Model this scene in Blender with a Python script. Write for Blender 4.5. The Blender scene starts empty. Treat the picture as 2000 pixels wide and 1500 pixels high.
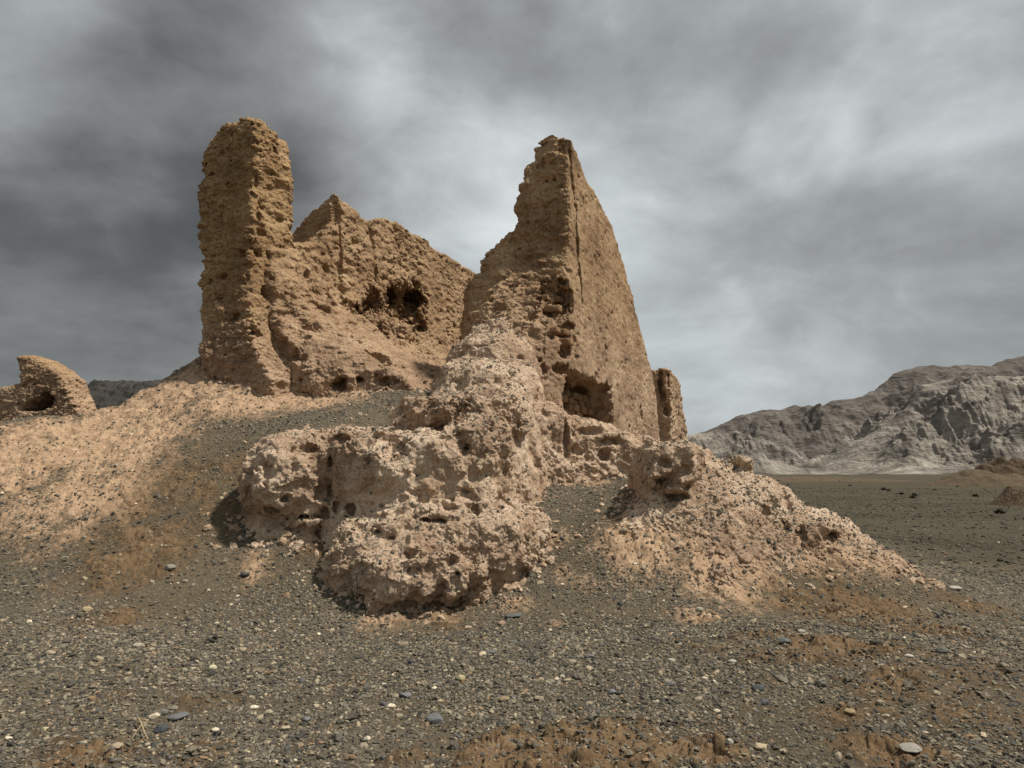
import bpy, math, random
import numpy as np
from mathutils import Vector

C = bpy.context.scene.collection
SC = bpy.context.scene
rng = np.random.default_rng(7)
random.seed(7)
f32 = np.float32

# ------------------------------------------------------------------ camera
F_PX, PITCH, EYE = 1400.0, math.radians(7.1), 1.65      # focal length for a 2000 px wide picture
cam_d = bpy.data.cameras.new('camera')
cam_d.sensor_fit = 'HORIZONTAL'
cam_d.sensor_width = 36.0
cam_d.lens = 36.0 * F_PX / 2000.0
cam_d.clip_start, cam_d.clip_end = 0.1, 20000.0
cam = bpy.data.objects.new('camera', cam_d)
cam.location = (0, 0, EYE)
cam.rotation_euler = (math.pi / 2 + PITCH, 0, 0)
C.objects.link(cam)
SC.camera = cam

# ------------------------------------------------------------------ exposure, sun
SC.view_settings.view_transform = 'Standard'
SC.view_settings.look = 'None'
SC.view_settings.exposure = 0.0
SC.view_settings.gamma = 1.0
SUN_EL, SUN_AZ = math.radians(60), math.radians(100)     # azimuth measured clockwise from +Y
SUN_DIR = Vector((math.cos(SUN_EL) * math.sin(SUN_AZ), math.cos(SUN_EL) * math.cos(SUN_AZ), math.sin(SUN_EL)))
sun_d = bpy.data.lights.new('sun', 'SUN')
sun_d.energy = 5.0
sun_d.angle = math.radians(3.0)
sun_d.color = (1.0, 0.93, 0.83)
sun = bpy.data.objects.new('sun', sun_d)
sun.rotation_euler = SUN_DIR.to_track_quat('Z', 'Y').to_euler()
C.objects.link(sun)


def pdir(px, py):
    u, v = (px - 1000.0) / F_PX, (750.0 - py) / F_PX
    return np.array([u, math.cos(PITCH) - v * math.sin(PITCH), math.sin(PITCH) + v * math.cos(PITCH)])


def P(px, py, D):
    d = pdir(px, py)
    return np.array([0, 0, EYE]) + d * (D / d[1])


# ------------------------------------------------------------------ node helpers
class NT:
    def __init__(s, tree):
        s.t = tree; s.n = tree.nodes; s.l = tree.links
    def node(s, typ, **kw):
        n = s.n.new(typ)
        for k, v in kw.items():
            setattr(n, k, v)
        return n
    def set(s, sock, v):
        if hasattr(v, 'is_output') or isinstance(v, bpy.types.NodeSocket):
            s.l.new(v, sock)
        else:
            sock.default_value = v
    def math(s, op, a, b=0.0, c=None, clamp=False):
        n = s.node('ShaderNodeMath', operation=op, use_clamp=clamp)
        s.set(n.inputs[0], a); s.set(n.inputs[1], b)
        if c is not None: s.set(n.inputs[2], c)
        return n.outputs[0]
    def vmath(s, op, a, b=(0, 0, 0)):
        n = s.node('ShaderNodeVectorMath', operation=op)
        s.set(n.inputs[0], a)
        if op == 'SCALE': s.set(n.inputs['Scale'], b)
        else: s.set(n.inputs[1], b)
        return n.outputs['Value'] if op in ('DOT_PRODUCT', 'LENGTH') else n.outputs[0]
    def noise(s, vec, scale, detail=6, rough=0.55, dist=0.0, out=0):
        n = s.node('ShaderNodeTexNoise')
        s.set(n.inputs['Vector'], vec)
        n.inputs['Scale'].default_value = scale
        n.inputs['Detail'].default_value = detail
        n.inputs['Roughness'].default_value = rough
        n.inputs['Distortion'].default_value = dist
        return n.outputs[out]
    def voro(s, vec, scale, feature='F1', out='Distance', rand=1.0):
        n = s.node('ShaderNodeTexVoronoi', feature=feature)
        s.set(n.inputs['Vector'], vec)
        n.inputs['Scale'].default_value = scale
        n.inputs['Randomness'].default_value = rand
        return n.outputs[out]
    def mix(s, fac, a, b, blend='MIX'):
        n = s.node('ShaderNodeMix', data_type='RGBA', blend_type=blend)
        s.set(n.inputs[0], fac); s.set(n.inputs[6], a); s.set(n.inputs[7], b)
        return n.outputs[2]
    def ramp(s, fac, stops, interp='LINEAR'):
        n = s.node('ShaderNodeValToRGB')
        n.color_ramp.interpolation = interp
        e = n.color_ramp.elements
        while len(e) < len(stops): e.new(0.5)
        for k, (p, c) in enumerate(stops):
            e[k].position = p
            e[k].color = c if len(c) == 4 else (*c, 1)
        s.set(n.inputs[0], fac)
        return n.outputs[0]
    def maprange(s, v, a, b, c=0.0, d=1.0, smooth=False):
        n = s.node('ShaderNodeMapRange')
        if smooth: n.interpolation_type = 'SMOOTHSTEP'
        s.set(n.inputs[0], v)
        for k, q in zip((1, 2, 3, 4), (a, b, c, d)): n.inputs[k].default_value = q
        return n.outputs[0]
    def mapping(s, vec, scale=(1, 1, 1), rot=(0, 0, 0)):
        n = s.node('ShaderNodeMapping')
        s.set(n.inputs[0], vec)
        n.inputs['Scale'].default_value = scale
        n.inputs['Rotation'].default_value = rot
        return n.outputs[0]
    def bump(s, h, strength, dist, normal=None):
        n = s.node('ShaderNodeBump')
        s.set(n.inputs['Height'], h)
        n.inputs['Strength'].default_value = strength
        n.inputs['Distance'].default_value = dist
        if normal is not None: s.l.new(normal, n.inputs['Normal'])
        return n.outputs[0]


# ------------------------------------------------------------------ sky: heavy cloud, by direction
world = bpy.data.worlds.new('World')
SC.world = world
world.use_nodes = True
w = NT(world.node_tree)
w.n.clear()
gen = w.node('ShaderNodeTexCoord').outputs['Generated']
sep = w.node('ShaderNodeSeparateXYZ'); w.l.new(gen, sep.inputs[0])
den = w.math('ADD', w.math('MAXIMUM', sep.outputs[2], 0.0), 0.42)
plane = w.node('ShaderNodeCombineXYZ')                     # cloud layer seen in perspective
w.l.new(w.math('DIVIDE', sep.outputs[0], den), plane.inputs[0])
w.l.new(w.math('DIVIDE', sep.outputs[1], den), plane.inputs[1])
pv = plane.outputs[0]
n_big = w.noise(w.mapping(pv, (0.8, 1.25, 1), (0, 0, 0.5)), 1.5, 5, 0.5, 0.6)
n_mid = w.noise(w.mapping(gen, (1, 1, 1.75), (0, math.radians(18), 0)), 4.6, 9, 0.54, 0.35)
n_fine = w.noise(w.mapping(gen, (1, 1, 1.5)), 9.0, 7, 0.6, 0.2)
val = w.math('ADD', 0.49, w.math('MULTIPLY', w.math('SUBTRACT', n_big, 0.5), 0.40))
val = w.math('ADD', val, w.math('MULTIPLY', w.math('SUBTRACT', n_mid, 0.5), 0.46))
val = w.math('ADD', val, w.math('MULTIPLY', w.math('SUBTRACT', n_fine, 0.5), 0.19))
n_bil = w.math('ABSOLUTE', w.math('SUBTRACT', w.noise(w.mapping(gen, (1, 1, 1.6), (0, math.radians(-15), 0)), 3.4, 7, .5, .5), .5))
val = w.math('ADD', val, w.math('MULTIPLY', w.math('SUBTRACT', .09, n_bil), .55))
warp = w.noise(w.mapping(gen, (1, 1, 1)), 3.2, 4, 0.5, 0.0, 1)
wd = w.vmath('NORMALIZE', w.vmath('ADD', gen, w.vmath('SCALE', w.vmath('SUBTRACT', warp, (0.5, 0.5, 0.5)), 0.22)))
n_diag = w.noise(w.mapping(wd, (1.4, 1.0, 4.2), (0, math.radians(24), 0)), 2.6, 5, 0.55, 0.2)
val = w.math('ADD', val, w.math('MULTIPLY', w.math('SUBTRACT', n_diag, 0.5), 0.32))
behind = w.maprange(w.vmath('DOT_PRODUCT', gen, (0, -.85, .53)), -.1, .9, 0, .14, True)     # fill light: sky brightness added behind the camera to lift shaded fronts
val = w.math('ADD', val, behind)
BLOBS = [(640, 70, 160, .24), (900, 170, 240, .20), (1100, 150, 300, .24), (230, 150, 160, .46), (640, 170, 130, .20),
         (1900, 20, 200, .26), (1560, 60, 200, .14), (1800, 120, 130, .10), (30, 0, 110, .30), (1540, 245, 70, .22),
         (1420, 600, 300, .12), (950, 480, 170, .18), (1450, 760, 350, .10), (250, 660, 220, .10), (1300, 560, 120, .08),
         (380, 40, 260, -.22), (950, -10, 130, -.28), (20, 420, 330, -.26), (560, 330, 220, .12), (300, 430, 240, -.10), (1330, 250, 260, -.12),
         (1960, 260, 260, -.14), (300, 20, 240, -.1), (620, -90, 340, -.16), (1250, -110, 300, -.06), (1650, 700, 500, .14), (300, 520, 300, -.12), (1650, 330, 220, -.08), (700, 320, 230, -.04), (1750, 620, 250, -.03)]
for bx_, by_, br_, ba_ in BLOBS:
    b = pdir(bx_, by_); b = b / np.linalg.norm(b)
    dt = w.vmath('DOT_PRODUCT', wd, tuple(b))
    k = w.maprange(dt, math.cos(1.7 * br_ / F_PX), 1.0, 0.0, ba_ * 0.62, True)
    val = w.math('ADD', val, k)
cloud = w.ramp(val, [(0.0, (.052, .054, .053)), (0.22, (.125, .130, .129)), (0.42, (.235, .246, .246)),
                     (0.62, (.37, .398, .402)), (0.82, (.58, .625, .635)), (1.0, (.82, .87, .88))])
warm = w.noise(wd, 2.2, 3, 0.5)
cloud = w.mix(w.maprange(warm, 0.4, 0.65, 0.0, 0.35), cloud, w.mix(1.0, cloud, (1.04, .98, .97, 1), 'MULTIPLY'))
sky = w.node('ShaderNodeTexSky', sky_type='NISHITA')
sky.sun_disc = False
sky.sun_elevation = SUN_EL
sky.sun_rotation = SUN_AZ
bg1 = w.node('ShaderNodeBackground'); w.l.new(sky.outputs[0], bg1.inputs[0]); bg1.inputs[1].default_value = 0.06
bg2 = w.node('ShaderNodeBackground'); w.l.new(cloud, bg2.inputs[0]); bg2.inputs[1].default_value = 1.0
ms = w.node('ShaderNodeMixShader'); ms.inputs[0].default_value = 0.93
w.l.new(bg1.outputs[0], ms.inputs[1]); w.l.new(bg2.outputs[0], ms.inputs[2])
wo = w.node('ShaderNodeOutputWorld'); w.l.new(ms.outputs[0], wo.inputs[0])

# ------------------------------------------------------------------ noise in numpy
_perm = np.random.default_rng(11).permutation(256).astype(np.int32)
_perm = np.concatenate([_perm, _perm, _perm])
_g = np.random.default_rng(5).normal(size=(256, 3)); _g = (_g / np.linalg.norm(_g, axis=1)[:, None]).astype(f32)
_gx, _gy, _gz = _g[:, 0].copy(), _g[:, 1].copy(), _g[:, 2].copy()


def pn(x, y, z, seed=0):
    """gradient noise, about -0.7 .. 0.7"""
    x = np.asarray(x, f32) + f32(seed * 17.31); y = np.asarray(y, f32) + f32(seed * 5.77); z = np.asarray(z, f32) + f32(seed * 9.13)
    xi = np.floor(x); yi = np.floor(y); zi = np.floor(z)
    fx = x - xi; fy = y - yi; fz = z - zi
    xi = xi.astype(np.int32) & 255; yi = yi.astype(np.int32) & 255; zi = zi.astype(np.int32) & 255
    u = fx * fx * fx * (fx * (fx * 6 - 15) + 10); v = fy * fy * fy * (fy * (fy * 6 - 15) + 10); t = fz * fz * fz * (fz * (fz * 6 - 15) + 10)
    def g(dx, dy, dz):
        h = _perm[_perm[_perm[xi + dx] + yi + dy] + zi + dz]
        return _gx[h] * (fx - dx) + _gy[h] * (fy - dy) + _gz[h] * (fz - dz)
    a = g(0, 0, 0); a += u * (g(1, 0, 0) - a)
    b = g(0, 1, 0); b += u * (g(1, 1, 0) - b)
    a += v * (b - a)
    c = g(0, 0, 1); c += u * (g(1, 0, 1) - c)
    d = g(0, 1, 1); d += u * (g(1, 1, 1) - d)
    c += v * (d - c)
    return a + t * (c - a)


def fbm(x, y, z, octs=4, lac=2.03, gain=0.5, seed=0):
    s = 0; a = 1.0; k = 1.0
    for o in range(octs):
        s = s + f32(a) * pn(x * f32(k), y * f32(k), z * f32(k), seed + o * 3)
        a *= gain; k *= lac
    return s


def ridged(x, y, z, octs=5, lac=2.05, gain=0.55, seed=0):
    s = 0; a = 1.0; k = 1.0; wgt = 1.0
    for o in range(octs):
        n = 1 - 1.6 * np.abs(pn(x * f32(k), y * f32(k), z * f32(k), seed + o * 3)); n = np.clip(n, 0, 1) ** 2
        s = s + a * n * wgt; wgt = np.clip(n * 1.6, 0, 1)
        a *= gain; k *= lac
    return s


_cr = np.random.default_rng(9).uniform(0, 1, (3, 256)).astype(f32)
_cv = np.random.default_rng(10).uniform(0, 1, 256).astype(f32)


def cells(x, y, z, seed=0):
    """cellular noise: distance to the border between chunks, and a random value per chunk"""
    x = np.asarray(x, f32) + f32(seed * 3.7); y = np.asarray(y, f32) + f32(seed * 8.3); z = np.asarray(z, f32) + f32(seed * 1.9)
    xi = np.floor(x); yi = np.floor(y); zi = np.floor(z)
    fx, fy, fz = x - xi, y - yi, z - zi
    xi = xi.astype(np.int32) & 255; yi = yi.astype(np.int32) & 255; zi = zi.astype(np.int32) & 255
    b1 = np.full(x.shape, 9, f32); b2 = b1.copy(); v = np.zeros(x.shape, f32)
    for a in (-1, 0, 1):
        for b in (-1, 0, 1):
            for c in (-1, 0, 1):
                h = _perm[_perm[_perm[(xi + a) & 255] + ((yi + b) & 255)] + ((zi + c) & 255)]
                d = (a + _cr[0][h] - fx) ** 2 + (b + _cr[1][h] - fy) ** 2 + (c + _cr[2][h] - fz) ** 2
                m = d < b1
                b2 = np.where(m, b1, np.minimum(b2, d)); v = np.where(m, _cv[h], v); b1 = np.where(m, d, b1)
    return np.sqrt(b2) - np.sqrt(b1), v


def subdivide(V, Q):
    n = len(V)
    E = np.stack([Q, np.roll(Q, -1, 1)], -1).reshape(-1, 2); E.sort(1)
    key = E[:, 0].astype(np.int64) * n + E[:, 1]
    u, inv = np.unique(key, return_inverse=True)
    mids = (V[u // n] + V[u % n]) / 2
    em = inv.reshape(-1, 4) + n
    ce = np.arange(len(Q)) + n + len(u)
    V2 = np.concatenate([V, mids, V[Q].mean(1)])
    Q2 = np.concatenate([np.stack([Q[:, k], em[:, k], ce, em[:, k - 1]], 1) for k in range(4)])
    return V2, Q2


def sstep(x, a, b):
    t = np.clip((x - a) / (b - a), 0, 1)
    return t * t * (3 - 2 * t)


def smin(a, b, k):
    h = np.clip(0.5 + 0.5 * (b - a) / k, 0, 1)
    return b + (a - b) * h - k * h * (1 - h)


def smax(a, b, k):
    return -smin(-a, -b, k)


# ------------------------------------------------------------------ meshes
def mesh_obj(name, V, faces, mat, parent=None, origin=(0, 0, 0), smooth=True, attrs=None, world_mat=None):
    """faces: (n,3|4) int array. one mesh object with its origin at `origin`."""
    V = np.asarray(V, np.float64) - np.asarray(origin)
    me = bpy.data.meshes.new(name)
    k = faces.shape[1]
    me.vertices.add(len(V)); me.vertices.foreach_set('co', V.astype(f32).ravel())
    me.loops.add(faces.size); me.loops.foreach_set('vertex_index', faces.astype(np.int32).ravel())
    me.polygons.add(len(faces)); me.polygons.foreach_set('loop_start', np.arange(0, faces.size, k, dtype=np.int32))
    me.polygons.foreach_set('use_smooth', np.full(len(faces), smooth))
    me.update(calc_edges=True)
    for an, arr in (attrs or {}).items():
        if arr.ndim == 1:
            at = me.attributes.new(an, 'FLOAT', 'POINT'); at.data.foreach_set('value', arr.astype(f32))
        else:
            at = me.attributes.new(an, 'FLOAT_COLOR', 'POINT')
            at.data.foreach_set('color', np.concatenate([arr, np.ones((len(arr), 1))], 1).astype(f32).ravel())
    me.materials.append(mat)
    o = bpy.data.objects.new(name, me)
    o.location = origin
    if parent is not None:
        o.parent = parent
        o.location = np.asarray(origin) - np.asarray(parent.location)
    C.objects.link(o)
    return o


def tag(o, label=None, cat=None, group=None, kind=None):
    for k, v in (('label', label), ('category', cat), ('group', group), ('kind', kind)):
        if v: o[k] = v
    return o


def vnormals(V, Fq):
    a, b = V[Fq[:, 2]] - V[Fq[:, 0]], V[Fq[:, 3 if Fq.shape[1] == 4 else 1]] - V[Fq[:, 1 if Fq.shape[1] == 4 else 0]]
    n = np.cross(a, b) if Fq.shape[1] == 4 else -np.cross(a, b)
    N = np.zeros_like(V)
    for k in range(Fq.shape[1]):
        for c in range(3):
            N[:, c] += np.bincount(Fq[:, k], n[:, c], len(V))
    return N / np.maximum(np.linalg.norm(N, axis=1), 1e-9)[:, None]


def surface_nets(F, lo, h):
    S = F < 0
    nx, ny, nz = F.shape
    cnt = np.zeros((nx - 1, ny - 1, nz - 1), np.uint8)
    for a in (0, 1):
        for b in (0, 1):
            for c in (0, 1):
                cnt += S[a:nx - 1 + a, b:ny - 1 + b, c:nz - 1 + c]
    I, J, K = np.nonzero((cnt > 0) & (cnt < 8))
    acc = np.zeros((len(I), 3)); num = np.zeros(len(I))
    cor = [(a, b, c) for a in (0, 1) for b in (0, 1) for c in (0, 1)]
    val = {q: F[I + q[0], J + q[1], K + q[2]] for q in cor}
    for q in cor:
        for ax in range(3):
            if q[ax] == 1: continue
            r = list(q); r[ax] = 1; r = tuple(r)
            f0, f1 = val[q], val[r]
            m = (f0 < 0) != (f1 < 0)
            t = np.where(m, f0 / np.where(m, f0 - f1, 1), 0)
            for c in range(3):
                acc[:, c] += np.where(m, q[c] + (t if c == ax else 0), 0)
            num += m
    V = (np.stack([I, J, K], 1) + acc / num[:, None]) * h + np.asarray(lo)
    vid = np.full((nx - 1, ny - 1, nz - 1), -1, np.int32); vid[I, J, K] = np.arange(len(I))
    Q = []
    m = S[:-1, 1:-1, 1:-1] != S[1:, 1:-1, 1:-1]
    i, j, k = np.nonzero(m); j = j + 1; k = k + 1; fl = S[i, j, k]
    q = np.stack([vid[i, j - 1, k - 1], vid[i, j, k - 1], vid[i, j, k], vid[i, j - 1, k]], 1); q[~fl] = q[~fl][:, ::-1]; Q.append(q)
    m = S[1:-1, :-1, 1:-1] != S[1:-1, 1:, 1:-1]
    i, j, k = np.nonzero(m); i = i + 1; k = k + 1; fl = S[i, j, k]
    q = np.stack([vid[i - 1, j, k - 1], vid[i - 1, j, k], vid[i, j, k], vid[i, j, k - 1]], 1); q[~fl] = q[~fl][:, ::-1]; Q.append(q)
    m = S[1:-1, 1:-1, :-1] != S[1:-1, 1:-1, 1:]
    i, j, k = np.nonzero(m); i = i + 1; j = j + 1; fl = S[i, j, k]
    q = np.stack([vid[i - 1, j - 1, k], vid[i, j - 1, k], vid[i, j, k], vid[i - 1, j, k]], 1); q[~fl] = q[~fl][:, ::-1]; Q.append(q)
    return V, np.concatenate(Q)


class Grid:
    """signed distance field in a local frame: origin O, unit axes e1, e2 (horizontal) and z"""
    def __init__(s, O, e1, e2, r1, r2, r3, h):
        s.O, s.e1, s.e2, s.h = np.asarray(O, float), np.asarray(e1, float), np.asarray(e2, float), h
        s.lo = np.array([r1[0], r2[0], r3[0]], float)
        s.ax = [np.arange(r[0], r[1] + h, h).astype(f32) for r in (r1, r2, r3)]
        s.shape = tuple(len(a) for a in s.ax)
        s.X = s.ax[0][:, None, None]; s.Y = s.ax[1][None, :, None]; s.Z = s.ax[2][None, None, :]
        s.F = np.full(s.shape, 9.0, f32)
    def loc(s, p):
        q = np.asarray(p) - s.O
        return np.array([q @ s.e1, q @ s.e2, p[2]])
    def dirloc(s, d):
        return np.array([d @ s.e1, d @ s.e2, d[2]])
    def world(s, V):
        return np.stack([s.O[0] + V[:, 0] * s.e1[0] + V[:, 1] * s.e2[0], s.O[1] + V[:, 0] * s.e1[1] + V[:, 1] * s.e2[1], V[:, 2]], 1)
    def hit(s, px, py):
        d = pdir(px, py); d /= np.linalg.norm(d)
        t = np.arange(5, 32, s.h * 0.5)
        p = np.array([0, 0, EYE]) + t[:, None] * d
        q = np.stack([(p - s.O) @ s.e1, (p - s.O) @ s.e2, p[:, 2]], 1)
        ij = np.round((q - s.lo) / s.h).astype(int)
        ok = np.all((ij >= 0) & (ij < np.array(s.shape)), axis=1)
        v = np.full(len(t), 9.0); ii = ij[ok]; v[ok] = s.F[ii[:, 0], ii[:, 1], ii[:, 2]]
        k = np.argmax(v < 0)
        if v[k] >= 0: return None, 0
        return p[k], t[k]
    def block(s, c, r):
        lo = np.maximum(np.floor((c - r - s.lo) / s.h).astype(int), 0); hi = np.minimum(np.ceil((c + r - s.lo) / s.h).astype(int) + 1, s.shape)
        return tuple(slice(max(a, 0), max(b, 0)) for a, b in zip(lo, hi))
    def pit(s, px, py, rx, ry, depth, push=0.0, k=0.03, rough=0.45):
        """a hole whose mouth is rx x ry pixels of the photograph, dug where that sight line meets the surface"""
        p, t = s.hit(px, py)
        if p is None: return
        d = pdir(px, py); d /= np.linalg.norm(d)
        c = p + d * push
        side = np.cross(d, [0, 0, 1]); side /= np.linalg.norm(side); up = np.cross(side, d)
        a, b = rx * t / F_PX, ry * t / F_PX
        R = max(a, b, depth) * 1.5 + 0.1
        cl = s.loc(c); bl = s.block(cl, R)
        X, Y, Z = s.X[bl[0]] - cl[0], s.Y[:, bl[1]] - cl[1], s.Z[:, :, bl[2]] - cl[2]
        if 0 in (X.size, Y.size, Z.size): return
        sd, ud, dd = s.dirloc(side), s.dirloc(up), s.dirloc(d)
        n = fbm((X + cl[0]) * 5 + 0 * (Y + Z), (Y + cl[1]) * 5 + 0 * (X + Z), (Z + cl[2]) * 6 + 0 * (X + Y), 3, gain=.7, seed=31)
        e = np.sqrt(((X * sd[0] + Y * sd[1] + Z * sd[2]) / a) ** 2 + ((X * ud[0] + Y * ud[1] + Z * ud[2]) / b) ** 2 + ((X * dd[0] + Y * dd[1] + Z * dd[2]) / depth) ** 2)
        e = (e - 1 + rough * n * 1.6) * min(a, b, depth)
        s.F[bl] = smax(s.F[bl], -e, k)
    def box(s, r1, r2, r3, rough=0.05, k=0.04, add=False, freq=4.0):
        c = np.array([(r[0] + r[1]) / 2 for r in (r1, r2, r3)]); hh = np.array([(r[1] - r[0]) / 2 for r in (r1, r2, r3)])
        bl = s.block(c, hh + 0.3)
        X, Y, Z = s.X[bl[0]], s.Y[:, bl[1]], s.Z[:, :, bl[2]]
        e = np.maximum(np.maximum(np.abs(X - c[0]) - hh[0], np.abs(Y - c[1]) - hh[1]), np.abs(Z - c[2]) - hh[2])
        e = e + rough * fbm(X * freq + 0 * (Y + Z), Y * freq + 0 * (X + Z), Z * freq + 0 * (X + Y), 2, seed=23)
        s.F[bl] = smin(s.F[bl], e, k) if add else smax(s.F[bl], -e, k)
    def rough(s, fn, band=0.5):
        """add fn(x, y, z) metres of relief near the surface"""
        m = np.abs(s.F) < band
        i, j, k = np.nonzero(m)
        s.F[m] -= fn(s.ax[0][i], s.ax[1][j], s.ax[2][k]).astype(f32)
    def ell(s, px, py, D, rx, ry, rd, k=0.1, pw=2.3, depth_axis=None):
        c = P(px, py, D); a, b = rx * D / F_PX, ry * D / F_PX
        cl = s.loc(c)
        X, Y, Z = np.abs(s.X - cl[0]) / a, np.abs(s.Y - cl[1]) / rd, np.abs(s.Z - cl[2]) / b
        e = (X ** pw + Y ** pw + Z ** pw) ** (1 / pw)
        s.F = smin(s.F, ((e - 1) * min(a, b, rd)).astype(f32), k)
    def ridge(s, pts, flare=0.3, k=0.3, join=0.15):
        """a bank along (x, y, ztop, halfwidth) points, steep-sided, widening downwards"""
        best = None
        for p, q in zip(pts[:-1], pts[1:]):
            (x0, y0), (x1, y1) = s.loc(np.array(p[:3]))[:2], s.loc(np.array(q[:3]))[:2]
            dx, dy = x1 - x0, y1 - y0
            t = np.clip(((s.X - x0) * dx + (s.Y - y0) * dy) / (dx * dx + dy * dy), 0, 1)
            dist = np.sqrt((s.X - x0 - t * dx) ** 2 + (s.Y - y0 - t * dy) ** 2)
            zt = p[2] + t * (q[2] - p[2]); hw = p[3] + t * (q[3] - p[3])
            e = smax((dist - hw - flare * np.maximum(zt - s.Z, 0)) / math.sqrt(1 + flare * flare), s.Z - zt + 0.25 * dist * dist / np.maximum(hw, .1), k)
            best = e if best is None else smin(best, e, join)
        s.F = smin(s.F, best.astype(f32), join)
    def mesh(s, fine=None):
        V, Q = surface_nets(s.F, s.lo, s.h)
        lab = np.arange(len(V))                    # drop crumbs that float free of the main body
        for _ in range(400):
            m = lab[Q].min(1); new = lab.copy()
            for k in range(4): np.minimum.at(new, Q[:, k], m)
            new = new[new]; new = new[new]
            if np.array_equal(new, lab): break
            lab = new
        big = np.bincount(lab, minlength=len(V)) > .04 * len(V)
        Q = Q[big[lab[Q[:, 0]]]]; used = np.zeros(len(V), bool); used[Q] = True
        ren = np.cumsum(used) - 1; V = V[used]; Q = ren[Q]
        V, Q = subdivide(V, Q)
        if fine is not None:
            N = vnormals(V, Q)
            V = V + N * fine(V[:, 0].astype(f32), V[:, 1].astype(f32), V[:, 2].astype(f32), N)[:, None]
        return s.world(V), Q


# ------------------------------------------------------------------ materials
def clay_mat(name, dark, mid, pale, bump=0.5, streak=(1, 1, 1), rot=0.0, strata=0.0, wash=None):
    m = bpy.data.materials.new(name); m.use_nodes = True
    t = NT(m.node_tree); bs = t.n['Principled BSDF']
    co = t.node('ShaderNodeNewGeometry').outputs['Position']
    n1 = t.noise(co, 0.9, 5, 0.6)
    n2 = t.noise(co, 5.0, 7, 0.65)
    n3 = t.noise(t.mapping(t.mapping(co, (1, 1, 1), (0, 0, rot)), streak), 26.0, 7, 0.7)
    v = t.math('ADD', t.math('MULTIPLY', n1, 0.62), t.math('ADD', t.math('MULTIPLY', n2, 0.42), t.math('MULTIPLY', n3, 0.30)))
    col = t.ramp(v, [(0.50, (*dark, 1)), (0.64, (*mid, 1)), (0.81, (*pale, 1))])
    if strata:
        st = t.noise(t.mapping(co, (0.7, 0.7, 9)), 1.6, 5, 0.6)
        col = t.mix(t.maprange(st, 0.5, 0.7, 0, strata), col, (*dark, 1))
    if wash:                                   # washed-down paler mud coats the feet of the walls
        sp = t.node('ShaderNodeSeparateXYZ'); t.l.new(co, sp.inputs[0])
        zz_ = t.math('ADD', sp.outputs[2], t.math('MULTIPLY', t.math('SUBTRACT', n1, .5), 3.2))
        mud = t.ramp(v, [(0.47, (.19, .115, .067, 1)), (0.64, (.43, .29, .19, 1)), (0.84, (.68, .515, .365, 1))])
        col = t.mix(t.maprange(zz_, wash[0], wash[1], .85, 0, True), col, mud)
    grit = t.voro(co, 70.0, out='Color')
    gs = t.node('ShaderNodeSeparateColor'); t.l.new(grit, gs.inputs[0])
    col = t.mix(t.maprange(gs.outputs[0], 0.80, 0.9, 0, 0.45), col, (.13, .11, .085, 1))
    col = t.mix(t.maprange(gs.outputs[1], 0.86, 0.93, 0, 0.5), col, (.55, .45, .34, 1))
    t.l.new(col, bs.inputs['Base Color'])
    bs.inputs['Roughness'].default_value = 0.95
    bs.inputs['Specular IOR Level'].default_value = 0.12
    crk = t.voro(t.vmath('ADD', co, t.vmath('SCALE', t.noise(co, 9, 3, .6, 0, 1), 0.12)), 9.0, 'DISTANCE_TO_EDGE')
    hgt = t.math('ADD', t.math('MULTIPLY', n3, 1.0), t.math('MULTIPLY', t.noise(co, 75, 5, .75), 0.7))
    hgt = t.math('ADD', hgt, t.math('MULTIPLY', t.maprange(crk, 0, 0.05), 0.25))
    t.l.new(t.bump(hgt, min(1, bump * 1.25), 0.05), bs.inputs['Normal'])
    return m


M_WALL = clay_mat('mudbrick_ochre', (.18, .102, .046), (.365, .225, .108), (.56, .38, .205), 0.6, (0.6, 0.6, 1.0), 0, 0.25, (3.3, 5.4))
M_PLASTER = clay_mat('mudbrick_straw_render', (.195, .113, .056), (.385, .243, .132), (.58, .405, .24), 0.6, (1.4, 1.4, 0.45), 0, 0.15, (3.2, 6.2))
M_CLAY = clay_mat('eroded_clay', (.23, .142, .088), (.51, .36, .245), (.78, .62, .46), 0.6)
M_BRICK = clay_mat('bare_mudbrick', (.17, .095, .045), (.30, .18, .095), (.42, .28, .16), 0.45)

# ground: gravel, fine earth and bare clay mixed by the mesh's own 'clay' attribute
M_GROUND = bpy.data.materials.new('gravel_and_clay_ground'); M_GROUND.use_nodes = True
t = NT(M_GROUND.node_tree); bs = t.n['Principled BSDF']
co = t.node('ShaderNodeNewGeometry').outputs['Position']
at = t.node('ShaderNodeAttribute', attribute_name='clay').outputs['Fac']
rd = t.node('ShaderNodeAttribute', attribute_name='rust').outputs['Fac']
cw = t.vmath('ADD', co, t.vmath('SCALE', t.noise(co, 30, 2, .5, 0, 1), 0.02))
v1 = t.voro(cw, 34.0, out='Color'); v2 = t.voro(cw, 75.0, out='Color')
g1 = t.node('ShaderNodeSeparateColor'); t.l.new(v1, g1.inputs[0])
g2 = t.node('ShaderNodeSeparateColor'); t.l.new(v2, g2.inputs[0])
pal = [(0.0, (.042, .038, .031)), (0.35, (.080, .071, .055)), (0.7, (.135, .117, .086)), (0.9, (.21, .18, .13)), (1.0, (.40, .34, .25))]
grav = t.mix(0.55, t.ramp(g1.outputs[0], pal), t.ramp(g2.outputs[1], pal))
nb = t.noise(co, 0.35, 5, .6)
grav = t.mix(t.maprange(nb, .36, .66, .15, .7), grav, (.150, .118, .075, 1))
nc = t.noise(co, 7.0, 8, .7); nd = t.noise(co, 42, 6, .7)
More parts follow.
